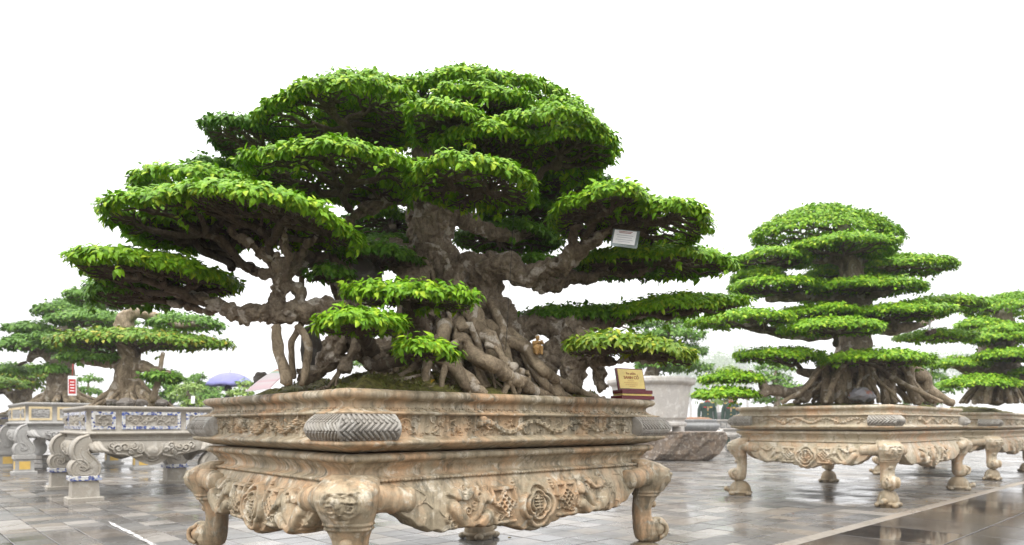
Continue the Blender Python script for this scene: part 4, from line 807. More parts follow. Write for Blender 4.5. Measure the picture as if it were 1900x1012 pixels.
for a_ in ((1400, 1668, 396, 7.3, .65, .30, (1560, 450, 7.2)), (1472, 1668, 420, 6.8, .55, .14, (1568, 500, 7.0)), (1364, 1505, 446, 7.0, .5, .10, (1500, 486, 7.1)), (1362, 1445, 482, 7.1, .4, .06, (1470, 490, 7.2)), (1585, 1762, 462, 7.3, .5, .12, (1640, 492, 7.2)), (1600, 1700, 455, 7.6, .4, .08, (1620, 490, 7.3)),
           (1358, 1522, 499, 6.9, .5, .11, (1480, 552, 7.0)), (1526, 1712, 500, 6.8, .5, .10, (1610, 545, 7.0)), (1293, 1470, 562, 6.6, .55, .10, (1450, 618, 6.8)), (1440, 1605, 552, 6.9, .45, .09, (1520, 615, 6.9)), (1570, 1757, 550, 6.8, .55, .10, (1660, 612, 6.9)), (1452, 1645, 580, 6.3, .4, .09, (1550, 640, 6.6)), (1680, 1828, 535, 7.6, .5, .09, (1740, 585, 7.3)), (1670, 1815, 598, 7.9, .45, .07, (1720, 620, 7.5)),
           (1366, 1528, 635, 6.6, .45, .09, (1500, 690, 6.75)), (1525, 1738, 640, 6.4, .5, .09, (1640, 695, 6.7)), (1490, 1650, 447, 7.5, .45, .08, (1570, 490, 7.3)), (1500, 1640, 478, 7.5, .4, .07, (1575, 520, 7.3)), (1490, 1620, 520, 7.4, .4, .07, (1580, 560, 7.3))):
    a_ = list(a_); a_[5] *= 1 if a_[5] > .2 else .72; T2.pad(*a_, tips=80, rt=.0042, skirt=.03)
T2.pad(1303, 1414, 680, 6.4, .28, .05, (1400, 700, 6.45), tips=30, rt=.004); T2.pad(1286, 1408, 710, 6.3, .28, .05, (1370, 736, 6.38), tips=30, rt=.004)

# ------------------------------------------------------------------ bonsai at the right edge
MOUND3, hz3 = mound('soil_mound', 'mossy soil in the stone pot at the right edge', C3, .76, 1.2, 2.1, .84, .12, M['moss'], 12)
T3 = Tree('layered bonsai cut off by the right edge of the photo', (C3[0], C3[1], .9), 25, .044, True, M['leaf'], M['twig'], 1.0)
tr = MB()
for l_ in ([(1850, 735, 40, 9.4), (1845, 690, 34, 9.4), (1850, 650, 26, 9.5), (1860, 610, 20, 9.5), (1870, 575, 12, 9.5)], [(1845, 680, 20, 9.4), (1800, 680, 16, 9.2), (1760, 670, 9, 9.1)], [(1850, 650, 16, 9.4), (1900, 660, 11, 9.2)], [(1850, 620, 13, 9.5), (1810, 625, 8, 9.4)], [(1860, 640, 18, 9.4), (1900, 625, 12, 9.5), (1960, 625, 7, 9.5)]): T3.limb_into(tr, l_, 12, .18, .2)
o = T3.put(tr, 'trunk', M['bark']); organic(o, .02, ((.12, .03),), 1)
rt_ = MB(); rr = T3.rng
for k in range(54):
    x1 = rr.uniform(1768, 1960); x0 = 1850 + (x1 - 1850) * rr.uniform(.3, .65); y0 = rr.uniform(695, 715); r0 = rr.uniform(2.5, 6.5); d1 = rr.uniform(8.75, 9.3)
    T3.limb_into(rt_, [(x0, y0, r0, d1 + .1), ((x0 + x1) / 2, 724, r0, d1), (x1, 748, r0 * .7, d1 - .05)], 7, .15, .3, 4)
T3.put(rt_, 'root', M['root'])
for a_ in ((1800, 1990, 545, 9.5, .7, .22, (1870, 590, 9.5)), (1782, 1855, 578, 9.3, .4, .08, (1830, 615, 9.4)), (1818, 1905, 588, 9.0, .4, .08, (1860, 625, 9.3)), (1795, 1960, 602, 9.0, .5, .09, (1870, 640, 9.3)), (1735, 1832, 652, 9.1, .4, .07, (1790, 680, 9.2)), (1818, 1960, 636, 8.8, .45, .08, (1880, 670, 9.1)), (1752, 1895, 690, 8.8, .42, .11, (1830, 715, 9.0)), (1885, 2000, 668, 8.9, .4, .08, (1930, 690, 9.1))):
    T3.pad(*a_, tips=45, rt=.005, skirt=.035)

# ------------------------------------------------------------------ cement stands at the left
def mosaic_mat():
    k = NT('blue_mosaic'); v = k.coord(); vo = k.n('TexVoronoi', Scale=42.0); k.l(v, vo.inputs['Vector']); sp = k.n('SeparateColor'); k.l(vo.outputs['Color'], sp.inputs[0])
    c = k.ramp(sp.outputs[0], [(0, (.04, .065, .22)), (.25, (.07, .11, .32)), (.36, (.56, .56, .55)), (.8, (.30, .34, .46))], 'CONSTANT')
    ed = k.n('TexVoronoi', Scale=42.0, _feature='DISTANCE_TO_EDGE'); k.l(v, ed.inputs['Vector']); c = k.mix(k.ramp(ed.outputs['Distance'], [(.02, 1.0), (.05, 0.0)]), c, (.42, .38, .32)); return k.base(c, .18, .5)
M['mosaic'] = mosaic_mat(); M['yellow'] = plain('yellow_tile', (.60, .40, .10), .4); M['ivory'] = plain('ivory_trim', (.62, .50, .30), .5)
def cement_stand(near, th, a, b, S, style, label, mat, seed, res=.008):
    u = np.array([math.cos(th), math.sin(th)]); v = np.array([-u[1], u[0]]); ctr = np.array(near) + u * b / 2 + v * a / 2
    st = thing('cement_planter', label, 'planter', (*ctr, 0), th, 'cement planters with scroll legs'); mb = MB()
    mould(mb, [(o, z * S) for o, z in [(-.10, .80), (-.055, .885), (-.05, .893), (.0, .894), (.010, .890), (.012, .882), (.012, .862), (.0, .858), (-.004, .856), (-.004, .650), (.0, .647), (.03, .642), (.038, .634), (.038, .622), (.02, .614), (-.012, .606), (-.016, .575), (.008, .568), (.012, .560), (-.06, .555)]], a, b, 30, .001, seed); mb.obj('tray', mat, st)
    for ln, half, rots in ((b, a / 2, (0, math.pi)), (a, b / 2, (-math.pi / 2, math.pi / 2))):
        cuts = [(-.5, -.29), (-.26, .26), (.29, .5)] if ln <= a else [(-.5, -.3), (-.27, -.02), (.02, .27), (.3, .5)]
        for r in rots:
            for c0, c1 in cuts:
                x0, x1 = c0 * (ln - .06), c1 * (ln - .06); w, h = x1 - x0 - .02, .170 * S; zc = .753 * S; cc, ss = math.cos(r), math.sin(r)
                def pl(x, y, z): return (x * cc - y * ss, x * ss + y * cc, z)
                fr = MB(); t_ = .030
                for bx, bz, bw, bh in ((0, h / 2 - t_ / 2, w, t_), (0, -h / 2 + t_ / 2, w, t_), (-w / 2 + t_ / 2, 0, t_, h - 2 * t_), (w / 2 - t_ / 2, 0, t_, h - 2 * t_)): box(fr, pl((x0 + x1) / 2 + bx, -(half - .001), zc + bz), (bw, .012, bh), r)
                pn = fr.obj('panel_frame', {'blue': M['mosaic'], 'yellow': M['ivory']}.get(style, M['grey_stone']), st, False)
                R = Relief(w - 2 * t_, h - 2 * t_, res); R.medallion(R.w / 2, R.h / 2, R.h * .4, .02) if R.w < R.h * 1.6 else None
                if R.w >= R.h * 1.6:
                    for sg in (-1, 1):
                        for q in range(5): R.spiral(R.w / 2 + sg * R.w * (.06 + .085 * q), R.h * (.5 + .16 * (-1) ** q), R.h * .24, 1.2, R.h * .085, .020, q, sg)
                    R.dot(R.w / 2, R.h * .55, R.h * .22, .016)
                R.flames(22, R.h * .06, .015, seed + 10 + int(c0 * 10), 0, R.w); fb = MB(); e_ = np.minimum(np.minimum(R.x, R.w - R.x)[:, None], np.minimum(R.z, R.h - R.z)[None]); off = -.010 + R.H + .012 * (e_ < .008)
                side_grid(fb, R.x + (x0 + x1) / 2 - R.w / 2, zc - R.h / 2 + R.z, off, half, r); fb.obj('carved_panel', mat, st)
        w = ln - .04; R = Relief(w, .26 * S, res); t = R.x / w; tt = np.minimum(t, 1 - t); zt, zm = .562 * S, .302 * S
        zb = np.interp(tt, [0, .1, .2, .26, .30, .34, .38, .44, .5], np.array([.44, .45, .42, .40, .41, .395, .36, .325, .308]) * S)
        cx = w / 2; R.dot(cx, .14 * S, .06 * S, .03); R.frame([(cx - .09, .22 * S), (cx - .075, .14 * S), (cx - .04, .10 * S), (cx + .04, .10 * S), (cx + .075, .14 * S), (cx + .09, .22 * S)], .012, .03)
        for dz in (.05, .075): R.stroke([(cx - .05, dz * S + .02), (cx, dz * S), (cx + .05, dz * S + .02)], .009, .026)
        for sg in (-1, 1):
            for q, (dx, dz, rr_) in enumerate(((.12, .16, .03), (.17, .20, .035), (.20, .14, .025), (.25, .19, .04), (.31, .18, .045), (.36, .21, .035))): R.spiral(cx + sg * dx * w / 1.1, dz * S, rr_, 1.4, .010, .028, q, sg); R.dot(cx + sg * dx * w / 1.1, dz * S, rr_ * .5, .02)
            R.stroke([(cx + sg * .1, .11 * S), (cx + sg * .17 * w, .09 * S), (cx + sg * .22 * w, .12 * S), (cx + sg * .3 * w, .13 * S)], .016, .03, .01)
        s01 = R.z / R.h; Z = zt - (1 - s01)[None] * (zt - zb)[:, None]; jz = np.clip(np.round((Z - zm) / R.h * (R.nz - 1)).astype(int), 0, R.nz - 1); Hm = np.take_along_axis(R.H, jz, 1)
        off = .0 + .035 * np.sin(np.clip((zt - Z) / (.2 * S), 0, 1) * np.pi) + Hm; xs = R.x - w / 2
        Zf = np.concatenate([np.full((len(xs), 1), zt), Z[:, :1] + .004, Z], 1); Of = np.concatenate([np.full((len(xs), 2), -.04), off], 1)
        pm = MB(); side_grid(pm, xs, Zf, Of, half, 0); me = pm.mesh('apron', mat)
        for r in rots: ob = link('apron', me, st); ob.rotation_euler = (0, 0, r)
    lm = MB(); q = np.linspace(0, 1, 60); hw = .095                      # S scroll: a flat ribbon rolled up at its foot
    path = spline([(-.03, .56), (.035, .53), (.06, .47), (.04, .41), (-.01, .36), (-.045, .31), (-.03, .262), (.03, .243), (.085, .265), (.105, .315), (.08, .355), (.04, .352), (.02, .322), (.035, .30), (.055, .31)], 5); tk = np.interp(np.linspace(0, 1, len(path)), [0, .2, .45, .6, .8, 1], [.07, .072, .055, .045, .030, .012])
    T_ = nrm(np.gradient(path, axis=0)); Nn = np.stack([-T_[:, 1], T_[:, 0]], 1); rows = []
    for p, n_, t_ in zip(path, Nn, tk):
        e = [(t_, -hw), (t_ * 1.0, -hw * .2), (t_, hw * .2), (t_, hw), (t_ * .5, hw * 1.08), (-t_ * .5, hw * 1.08), (-t_, hw), (-t_, -hw), (-t_ * .5, -hw * 1.08), (t_ * .5, -hw * 1.08)]
        rows.append([(p[0] + n_[0] * k_, y_, (p[1] + n_[1] * k_) * S) for k_, y_ in e])
    loft(lm, rows)
    for sg in (-1, 1):
        for of in (.85, -.85): tube(lm, [(p[0] + n_[0] * t_ * of, sg * hw * 1.05, (p[1] + n_[1] * t_ * of) * S) for p, n_, t_ in zip(path, Nn, tk)], .009, 6)
        tube(lm, [(p[0], sg * hw * 1.06, p[1] * S) for p in path[8:]], .006, 6)
    ellipsoid(lm, (.045, 0, .315 * S), (.045, hw * .96, .045), 20, 12)
    for sg in (-1, 1):
        for k_ in range(3): tube(lm, spline([(-.02 - .03 * k_, sg * .07, .53 * S), (-.05 - .03 * k_, sg * (.11 + .02 * k_), .48 * S), (-.09 - .03 * k_, sg * (.14 + .03 * k_), .46 * S)], 4), [.034, .034, .032, .03, .026, .022, .018, .014, .008], 10, .1, k_)
    lme = lm.mesh('scroll_leg', mat); pe = MB(); box(pe, (0, 0, .018 * S), (.29, .27, .036 * S), 0, .006); box(pe, (0, 0, .112 * S), (.225, .21, .152 * S), 0, .001, taper=.94)
    if style != 'blue': box(pe, (0, 0, .212 * S), (.26, .24, .048 * S), 0, .004)
    pme = pe.mesh('pedestal', mat, False); tp = MB(); box(tp, (0, 0, .213 * S), (.255, .24, .042 * S), 0, .004) if style == 'blue' else [box(tp, (sx_ * .1075, sy_ * .1, .11 * S), (.012 if sx_ else .13, .012 if sy_ else .13, .10 * S)) for sx_, sy_ in ((1, 0), (-1, 0), (0, 1), (0, -1))]
    tpm = tp.mesh({'blue': 'mosaic_cap', 'yellow': 'yellow_tile'}.get(style, 'inset_tile'), {'blue': M['mosaic'], 'yellow': M['yellow']}.get(style, mat), False)
    for cx, cy, r in ((b / 2, -a / 2, 0), (b / 2, a / 2, 0), (-b / 2, a / 2, math.pi), (-b / 2, -a / 2, math.pi)):
        ob = link('scroll_leg', lme, st); ob.location = (cx, cy, 0); ob.rotation_euler = (0, 0, r)
        pd = link('pedestal', pme, st); pd.location = (cx + .02 * math.cos(r), cy + .02 * math.sin(r), 0); ob = link({'blue': 'mosaic_cap', 'yellow': 'yellow_tile'}.get(style, 'inset_tile'), tpm, pd); ob.location = (0, 0, .0)
    return st, ctr
ST1, K1 = cement_stand((-4.02, 6.45), .70, 1.5, 1.12, 1.0, 'blue', 'cement planter with blue and white mosaic panels and scroll legs at the left', M['cement'], 3, .006)
ST2, K2 = cement_stand((-7.02, 9.85), .74, 1.9, 1.5, 1.16, 'yellow', 'pale cement planter with yellow-framed panels behind the blue mosaic planter', M['cement_grey'], 5, .009)
ST3, K3 = cement_stand((-9.75, 11.3), .74, 1.6, 1.25, 1.0, 'blue', 'cement planter with blue mosaic cut off by the left edge', M['cement'], 7, .012)

def root_flare(T, xc, yb, d, w, ytop, n, mat, rmin=2.5, rmax=7):
    mb = MB(); rr = T.rng
    for k in range(n):
        x1 = xc + rr.uniform(-w, w); d1 = d - rr.uniform(0, .5) * (1 - abs(x1 - xc) / w / 1.4); x0 = xc + (x1 - xc) * rr.uniform(.06, .28); r0 = rr.uniform(rmin, rmax); y0 = ytop + rr.uniform(0, 20)
        T.limb_into(mb, [(x0, y0, r0, d), (x0 + (x1 - x0) * .25, y0 + (yb - y0) * .45, r0, d - .08), (x0 + (x1 - x0) * .65 + rr.normal(0, 4), y0 + (yb - y0) * .8, r0 * .85, d1), (x1, yb, r0 * .55, d1)], 8, .15, .35, 4)
    T.put(mb, 'root', mat)
TL1 = Tree('bonsai with one broad flat canopy and spreading roots in the mosaic planter', (K1[0], K1[1], .88), 35, .050, True, M['leaf_olive'], M['twig'], 1.2)
tr = MB(); dl = float(K1[1])
for l_ in ([(235, 758, 26, dl), (238, 720, 22, dl), (240, 690, 19, dl), (240, 650, 18, dl), (238, 615, 16, dl), (232, 600, 12, dl)], [(225, 610, 15, dl), (236, 590, 13, dl), (250, 580, 11, dl), (248, 560, 10, dl), (240, 545, 8, dl)], [(250, 582, 10, dl), (290, 588, 8, dl), (330, 605, 6, dl), (365, 602, 4, dl)], [(255, 680, 12, dl), (290, 690, 9, dl - .2), (315, 692, 5, dl - .3)], [(225, 680, 11, dl), (190, 675, 8, dl), (150, 670, 5, dl)]): TL1.limb_into(tr, l_, 12, .2, .2)
o = TL1.put(tr, 'trunk', M['root']); organic(o, .018, ((.10, .03),), 1)
root_flare(TL1, 238, 758, dl, 92, 688, 44, M['root'], 2.2, 5.5)
TL1.limb([(303, 655, 4, dl - .3), (295, 695, 4.5, dl - .3), (283, 745, 7, dl - .3)], 8, .1, .2, 'aerial_root', M['root'])
TL1.pad(92, 402, 604, dl, .62, .10, (240, 668, dl), tips=170, rt=.0042, rise=.15, skirt=.05)
TL1.pad(270, 408, 572, dl + .2, .5, .08, (310, 595, dl), tips=40, rt=.004, mat=M['leaf_far'], dens=.6); TL1.pad(128, 250, 525, dl + .3, .5, .09, (240, 560, dl), tips=40, rt=.004, mat=M['leaf_far'], dens=.7)
TL1.pad(118, 225, 640, dl, .4, .05, (200, 678, dl), tips=30, rt=.004, mat=M['leaf_far'], dens=.7); TL1.pad(270, 328, 678, dl - .3, .25, .04, (295, 692, dl - .2), tips=16, rt=.004, mat=M['leaf_far'])
TL2 = Tree('bonsai with stepped cloud pads leaning left in the yellow-framed planter', (K2[0], K2[1], 1.0), 45, .055, True, M['leaf_far'], M['twig'], 1.1)
tr = MB(); dl = float(K2[1])
for l_ in ([(118, 748, 30, dl), (116, 710, 24, dl), (112, 670, 21, dl), (118, 640, 18, dl), (130, 610, 13, dl), (138, 585, 8, dl)], [(112, 668, 13, dl), (80, 655, 10, dl), (60, 662, 7, dl), (55, 672, 5, dl)], [(125, 620, 11, dl), (90, 612, 7, dl), (60, 606, 4, dl)]): TL2.limb_into(tr, l_, 10, .2, .2)
o = TL2.put(tr, 'trunk', M['bark']); organic(o, .025, ((.12, .04),), 1)
root_flare(TL2, 118, 748, dl, 75, 705, 40, M['root'])
for a_ in ((66, 185, 552, dl, .6, .16, (130, 600, dl)), (84, 245, 568, dl - .5, .6, .14, (135, 612, dl)), (16, 100, 586, dl, .5, .09, (90, 612, dl)), (70, 135, 602, dl - .5, .4, .07, (110, 622, dl)), (-5, 98, 618, dl - .3, .6, .16, (75, 660, dl)), (-20, 50, 664, dl, .4, .06, (50, 672, dl)), (62, 120, 664, dl - .3, .4, .06, (90, 672, dl)), (90, 190, 630, dl + .2, .5, .08, (130, 650, dl))): TL2.pad(*a_, tips=36, rt=.005, skirt=.035)
TL3 = Tree('wide olive bonsai at the left edge behind the yellow-framed planter', (K3[0], K3[1], .88), 55, .06, True, M['leaf_olive'], M['twig'], .9)
tr = MB(); dl = float(K3[1])
TL3.limb_into(tr, [(40, 772, 18, dl), (44, 745, 15, dl), (50, 715, 12, dl), (55, 700, 8, dl)], 10, .2, .2); TL3.limb_into(tr, [(44, 750, 10, dl), (10, 725, 7, dl), (-20, 715, 5, dl)], 10, .2, .2)
TL3.put(tr, 'trunk', M['bark']); root_flare(TL3, 40, 772, dl, 60, 745, 24, M['root'], 2, 5)
for a_ in ((-40, 112, 672, dl, .9, .16, (50, 715, dl)), (-60, 60, 690, dl - .6, .6, .12, (10, 728, dl))): TL3.pad(*a_, tips=40, rt=.006, skirt=.08)
for nm, lb, K_, a_, b_, z_, th_ in (('soil_bed', 'earth bed level with the rim of the blue mosaic planter', K1, 1.5, 1.12, .872, .70), ('soil_bed', 'mossy earth bed in the yellow-framed planter', K2, 1.9, 1.5, 1.02, .74), ('soil_bed', 'earth bed in the mosaic planter at the left edge', K3, 1.6, 1.25, .872, .74)):
    o, _ = mound(nm, lb, K_, th_, a_ - .1, b_ - .1, z_ - .03, .04, M['moss'], 3)
# grey stones among the roots of the flat bonsai
for k, (x_, d_, s_) in enumerate(((235, 6.75, 13), (262, 6.8, 9), (208, 6.85, 10), (300, 6.95, 10))):
    mb = MB(); p = at(x_, 748, d_); ellipsoid(mb, (0, 0, 0), np.array([1.3, 1.0, .75]) * s_ * d_ / F, 14, 9, k, fn=lambda D, k=k: 1 + .9 * fbm(D * 1.7 + k * 5, 3)); o = mb.obj('stone', M['rock'], None, False); o.location = tuple(p)
    tag(o, ('dark stone under the middle root of the flat-topped bonsai', 'dark stone right of the middle root of the flat-topped bonsai', 'dark stone at the left roots of the flat-topped bonsai', 'dark stone beneath the leaning prop root of the flat-topped bonsai')[k], 'stone', 'stones in the mosaic planter')
# ------------------------------------------------------------------ marble pot on its rock slab, far things
def slab_rock(label, c, rx, ry, h, rz, seed, mat, name='rock_slab'):
    mb = MB(); n_ = 72; a_ = np.linspace(0, 2 * np.pi, n_, endpoint=False); rows = []
    for z, f in ((0, .74), (.06, .80), (.25, .90), (.5, .96), (.75, 1.0), (.9, 1.0), (.985, .985), (1.0, .95)):
        r = f * (1 + .10 * np.sin(2 * a_ + seed) + .07 * np.sin(3 * a_ + 2 * seed) + .8 * fbm(np.stack([np.cos(a_) * 2.2 + seed, np.sin(a_) * 1.6, np.full(n_, z * 1.5)], -1), 4)); sq = 1 / np.maximum(np.abs(np.cos(a_)), np.abs(np.sin(a_))) ** .55
        rows.append(np.stack([r * sq * rx * np.cos(a_), r * sq * ry * np.sin(a_), h * (z + .02 * fbm(np.stack([np.cos(a_) * 3, np.sin(a_) * 3, np.full(n_, seed)], -1), 2))], 1))
    loft(mb, rows); o = mb.obj(name, mat, None, False); o.location = c; o.rotation_euler = (0, 0, rz); return tag(o, label, 'rock')
DM = 13.8; xm = (1208 - 950) / F * DM
slab_rock('brown veined rock slab carrying the tall white marble pot', (xm + .15, DM, 0), 1.22, .72, .57, .1, 3.0, M['slab'])
mb = MB(); lathe(mb, [(.60, .10), (.68, .10), (.70, .13), (.70, .17), (.665, .19), (.66, .21), (.68, .24), (.705, .27), (.78, .86), (.79, .90), (.86, .94), (.885, .975), (.885, 1.03), (.86, 1.065), (.80, 1.065), (.76, 1.0), (.70, .95)], 64, sides=8)
pm_ = thing('marble_pot', 'tall white marble eight-sided pot standing on the veined rock slab', 'planter', (xm, DM, .572), .2); mb.obj('bowl', M['marble'], pm_, False)
fm = MB(); box(fm, (0, 0, .05), (.20, .16, .10), 0, .01); fme = fm.mesh('foot', M['marble'], False)
for k in range(8): ob = link('foot', fme, pm_); ob.location = (.58 * math.cos(k * math.pi / 4), .58 * math.sin(k * math.pi / 4), 0); ob.rotation_euler = (0, 0, k * math.pi / 4 + math.pi / 2)
for k in range(8):
    a_ = k * math.pi / 4 + math.pi / 8; fr = MB()
    for zz, ww in ((.33, .40), (.80, .45)): box(fr, (0, 0, zz), (ww, .012, .012))
    for sg in (-1, 1): tube(fr, [(sg * .20, -.025, .33), (sg * .225, .04, .80)], .007, 6)
    ob = fr.obj('panel_moulding', M['marble'], pm_, False); ob.location = ((.655) * math.cos(a_), (.655) * math.sin(a_), .0); ob.rotation_euler = (math.radians(-6.5), 0, a_ + math.pi / 2)
T4 = Tree('dark green pine-like bonsai growing from the tall white marble pot', (xm, DM, 1.6), 65, .075, True, M['leaf_far'], M['twig'], .6)
tr = MB(); T4.limb_into(tr, [(1205, 708, 14, DM), (1212, 690, 13, DM), (1220, 670, 11, DM), (1230, 640, 9, DM), (1238, 600, 6, DM)], 10, .2, .2); T4.put(tr, 'trunk', M['bark'])
for a_ in ((1172, 1292, 575, DM, .6, .18, (1235, 612, DM)), (1185, 1312, 598, DM - .3, .6, .16, (1232, 632, DM)), (1165, 1262, 615, DM, .5, .12, (1225, 640, DM)), (1200, 1315, 628, DM, .5, .14, (1225, 655, DM)), (1176, 1300, 652, DM - .4, .6, .14, (1220, 676, DM)), (1230, 1322, 660, DM, .5, .10, (1225, 680, DM)), (1060, 1200, 560, DM + .5, .7, .2, (1205, 640, DM))): T4.pad(*a_, tips=24, rt=.007, skirt=.09)
def far_bonsai(label, x, ytop, ybase, w, d, layers, mat, seed, potmat, plabel, conical=False):
    T = Tree(label, at(x, ybase, d), seed, .085 * d / 18, True, mat, M['twig'], .55, 'small bonsai in the distance'); tr = MB(); rg = T.rng
    pts = [(x, ybase + 4, w * .07, d), (x + w * .04, (ybase * 2 + ytop) / 3, w * .055, d), (x - w * .03, (ybase + 2 * ytop) / 3, w * .04, d), (x, ytop + 6, w * .02, d)]; T.limb_into(tr, pts, 8, .2, .3); T.put(tr, 'trunk', M['bark'])
    for k in range(layers):
        t = k / max(1, layers - 1); y = ytop + (ybase - ytop) * (.02 + .72 * t); ww = w * ((.22 + .36 * t) if conical else (.30 + .20 * math.sin(t * 2.4 + .4))) * rg.uniform(.8, 1.1); xo = x + (0 if k == 0 else w * .22 * (-1) ** k * rg.uniform(.4, 1))
        T.pad(xo - ww, xo + ww, y - 17, d + rg.uniform(-.3, .3), ww * d / F * .8, ww * d / F * .3, (x, y + (ybase - ytop) * .14, d), tips=12, rt=.008, skirt=.06)
    p = at(x, ybase, d); r = w * .42 * d / F; mb = MB(); z = p[2]
    lathe(mb, [(r * .7, 0), (r * .75, .02), (r * .62, .06), (r * .6, z * .45), (r * .72, z * .5), (r * .6, z * .52), (r * .7, z * .56), (r * 1.0, z * .82), (r * 1.08, z * .97), (r * 1.08, z), (r * .95, z), (r * .8, z - .04)], 24); o = mb.obj('round_pot', potmat); o.location = (p[0], p[1], 0); tag(o, plabel, 'planter', 'round pots in the distance')
M['leaf_pale'] = leafmat('pale_far_leaf', (.16, .27, .04), (.24, .36, .06), (.32, .44, .07), trans=.25)
far_bonsai('small round-topped bonsai far behind the prop root of the flat bonsai', 316, 698, 752, 66, 17, 4, M['leaf_far'], 71, M['grey_stone'], 'grey pot under the small round-topped bonsai at the left')
far_bonsai('small cone-shaped pine bonsai far off, left of the umbrella', 369, 694, 752, 62, 19, 6, M['leaf_far'], 72, M['cement_grey'], 'pale pot under the small cone-shaped pine bonsai', True)
far_bonsai('low bright green bonsai in front of the cone-shaped pine', 350, 716, 755, 60, 15.5, 3, M['leaf_pale'], 73, M['grey_stone'], 'grey pot under the low bright green bonsai')
far_bonsai('dark low bonsai behind the person with the umbrella', 405, 716, 756, 44, 20, 3, M['leaf_far'], 74, M['grey_stone'], 'grey pot behind the person with the umbrella')
far_bonsai('yellow-green bonsai to the right of the umbrella', 455, 708, 756, 44, 14.5, 3, M['leaf_pale'], 75, M['cement_grey'], 'pale pot right of the umbrella')
far_bonsai('small bonsai showing beneath the canopy of the stepped left bonsai', 165, 700, 760, 56, 16, 3, M['leaf_far'], 79, M['grey_stone'], 'grey pot far behind the yellow-framed planter')
far_bonsai('hazy green bonsai seen left of the tiered tree trunk', 1440, 676, 762, 84, 17, 4, M['leaf_far'], 76, M['cement_grey'], 'pale pot far behind the tiered bonsai')
far_bonsai('rounded hazy bonsai above the two uniformed men', 1352, 684, 765, 70, 24, 4, M['leaf_pale'], 77, M['grey_stone'], 'pot far behind the two uniformed men')
far_bonsai('pale hazy bonsai seen between the two right-hand trees', 1730, 672, 765, 90, 15, 4, M['leaf_far'], 78, M['cement'], 'pale pot seen between the two right-hand planters')
far_bonsai('broad olive bonsai low behind the big front trunk', 690, 640, 760, 110, 19, 4, M['leaf_far'], 80, M['grey_stone'], 'grey pot hidden behind the front pot')
# grey carved pot on a plinth and white box planter in the middle distance
mb = MB(); lathe(mb, [(.20, 0), (.44, 0), (.46, .05), (.36, .09), (.34, .30), (.40, .35), (.42, .40), (.36, .44), (.40, .50), (.50, .58), (.56, .66), (.54, .72), (.44, .76), (.48, .80), (.47, .83), (.38, .83), (.3, .78)], 40); o = mb.obj('round_pot', M['grey_stone']); p = at(1292, 787, 16.5); o.location = (p[0], p[1], 0); tag(o, 'dark grey carved bowl beside the marble pot, with red-brown soil', 'planter')
mb = MB(); ellipsoid(mb, (0, 0, 0), (.38, .38, .07), 24, 8, fn=lambda D: 1 + .3 * fbm(D * 4, 3)); o = mb.obj('soil_mound', plain('red_soil', (.22, .12, .07), .9), None); o.location = (p[0], p[1], .82); tag(o, 'red-brown soil heaped in the dark grey bowl', 'soil')
cement_stand((5.35, 17.6), .74, 1.5, 1.3, .93, 'white', 'whitish planter with dark panels far off behind the turtle-footed stand', M['marble'], 9, .016)

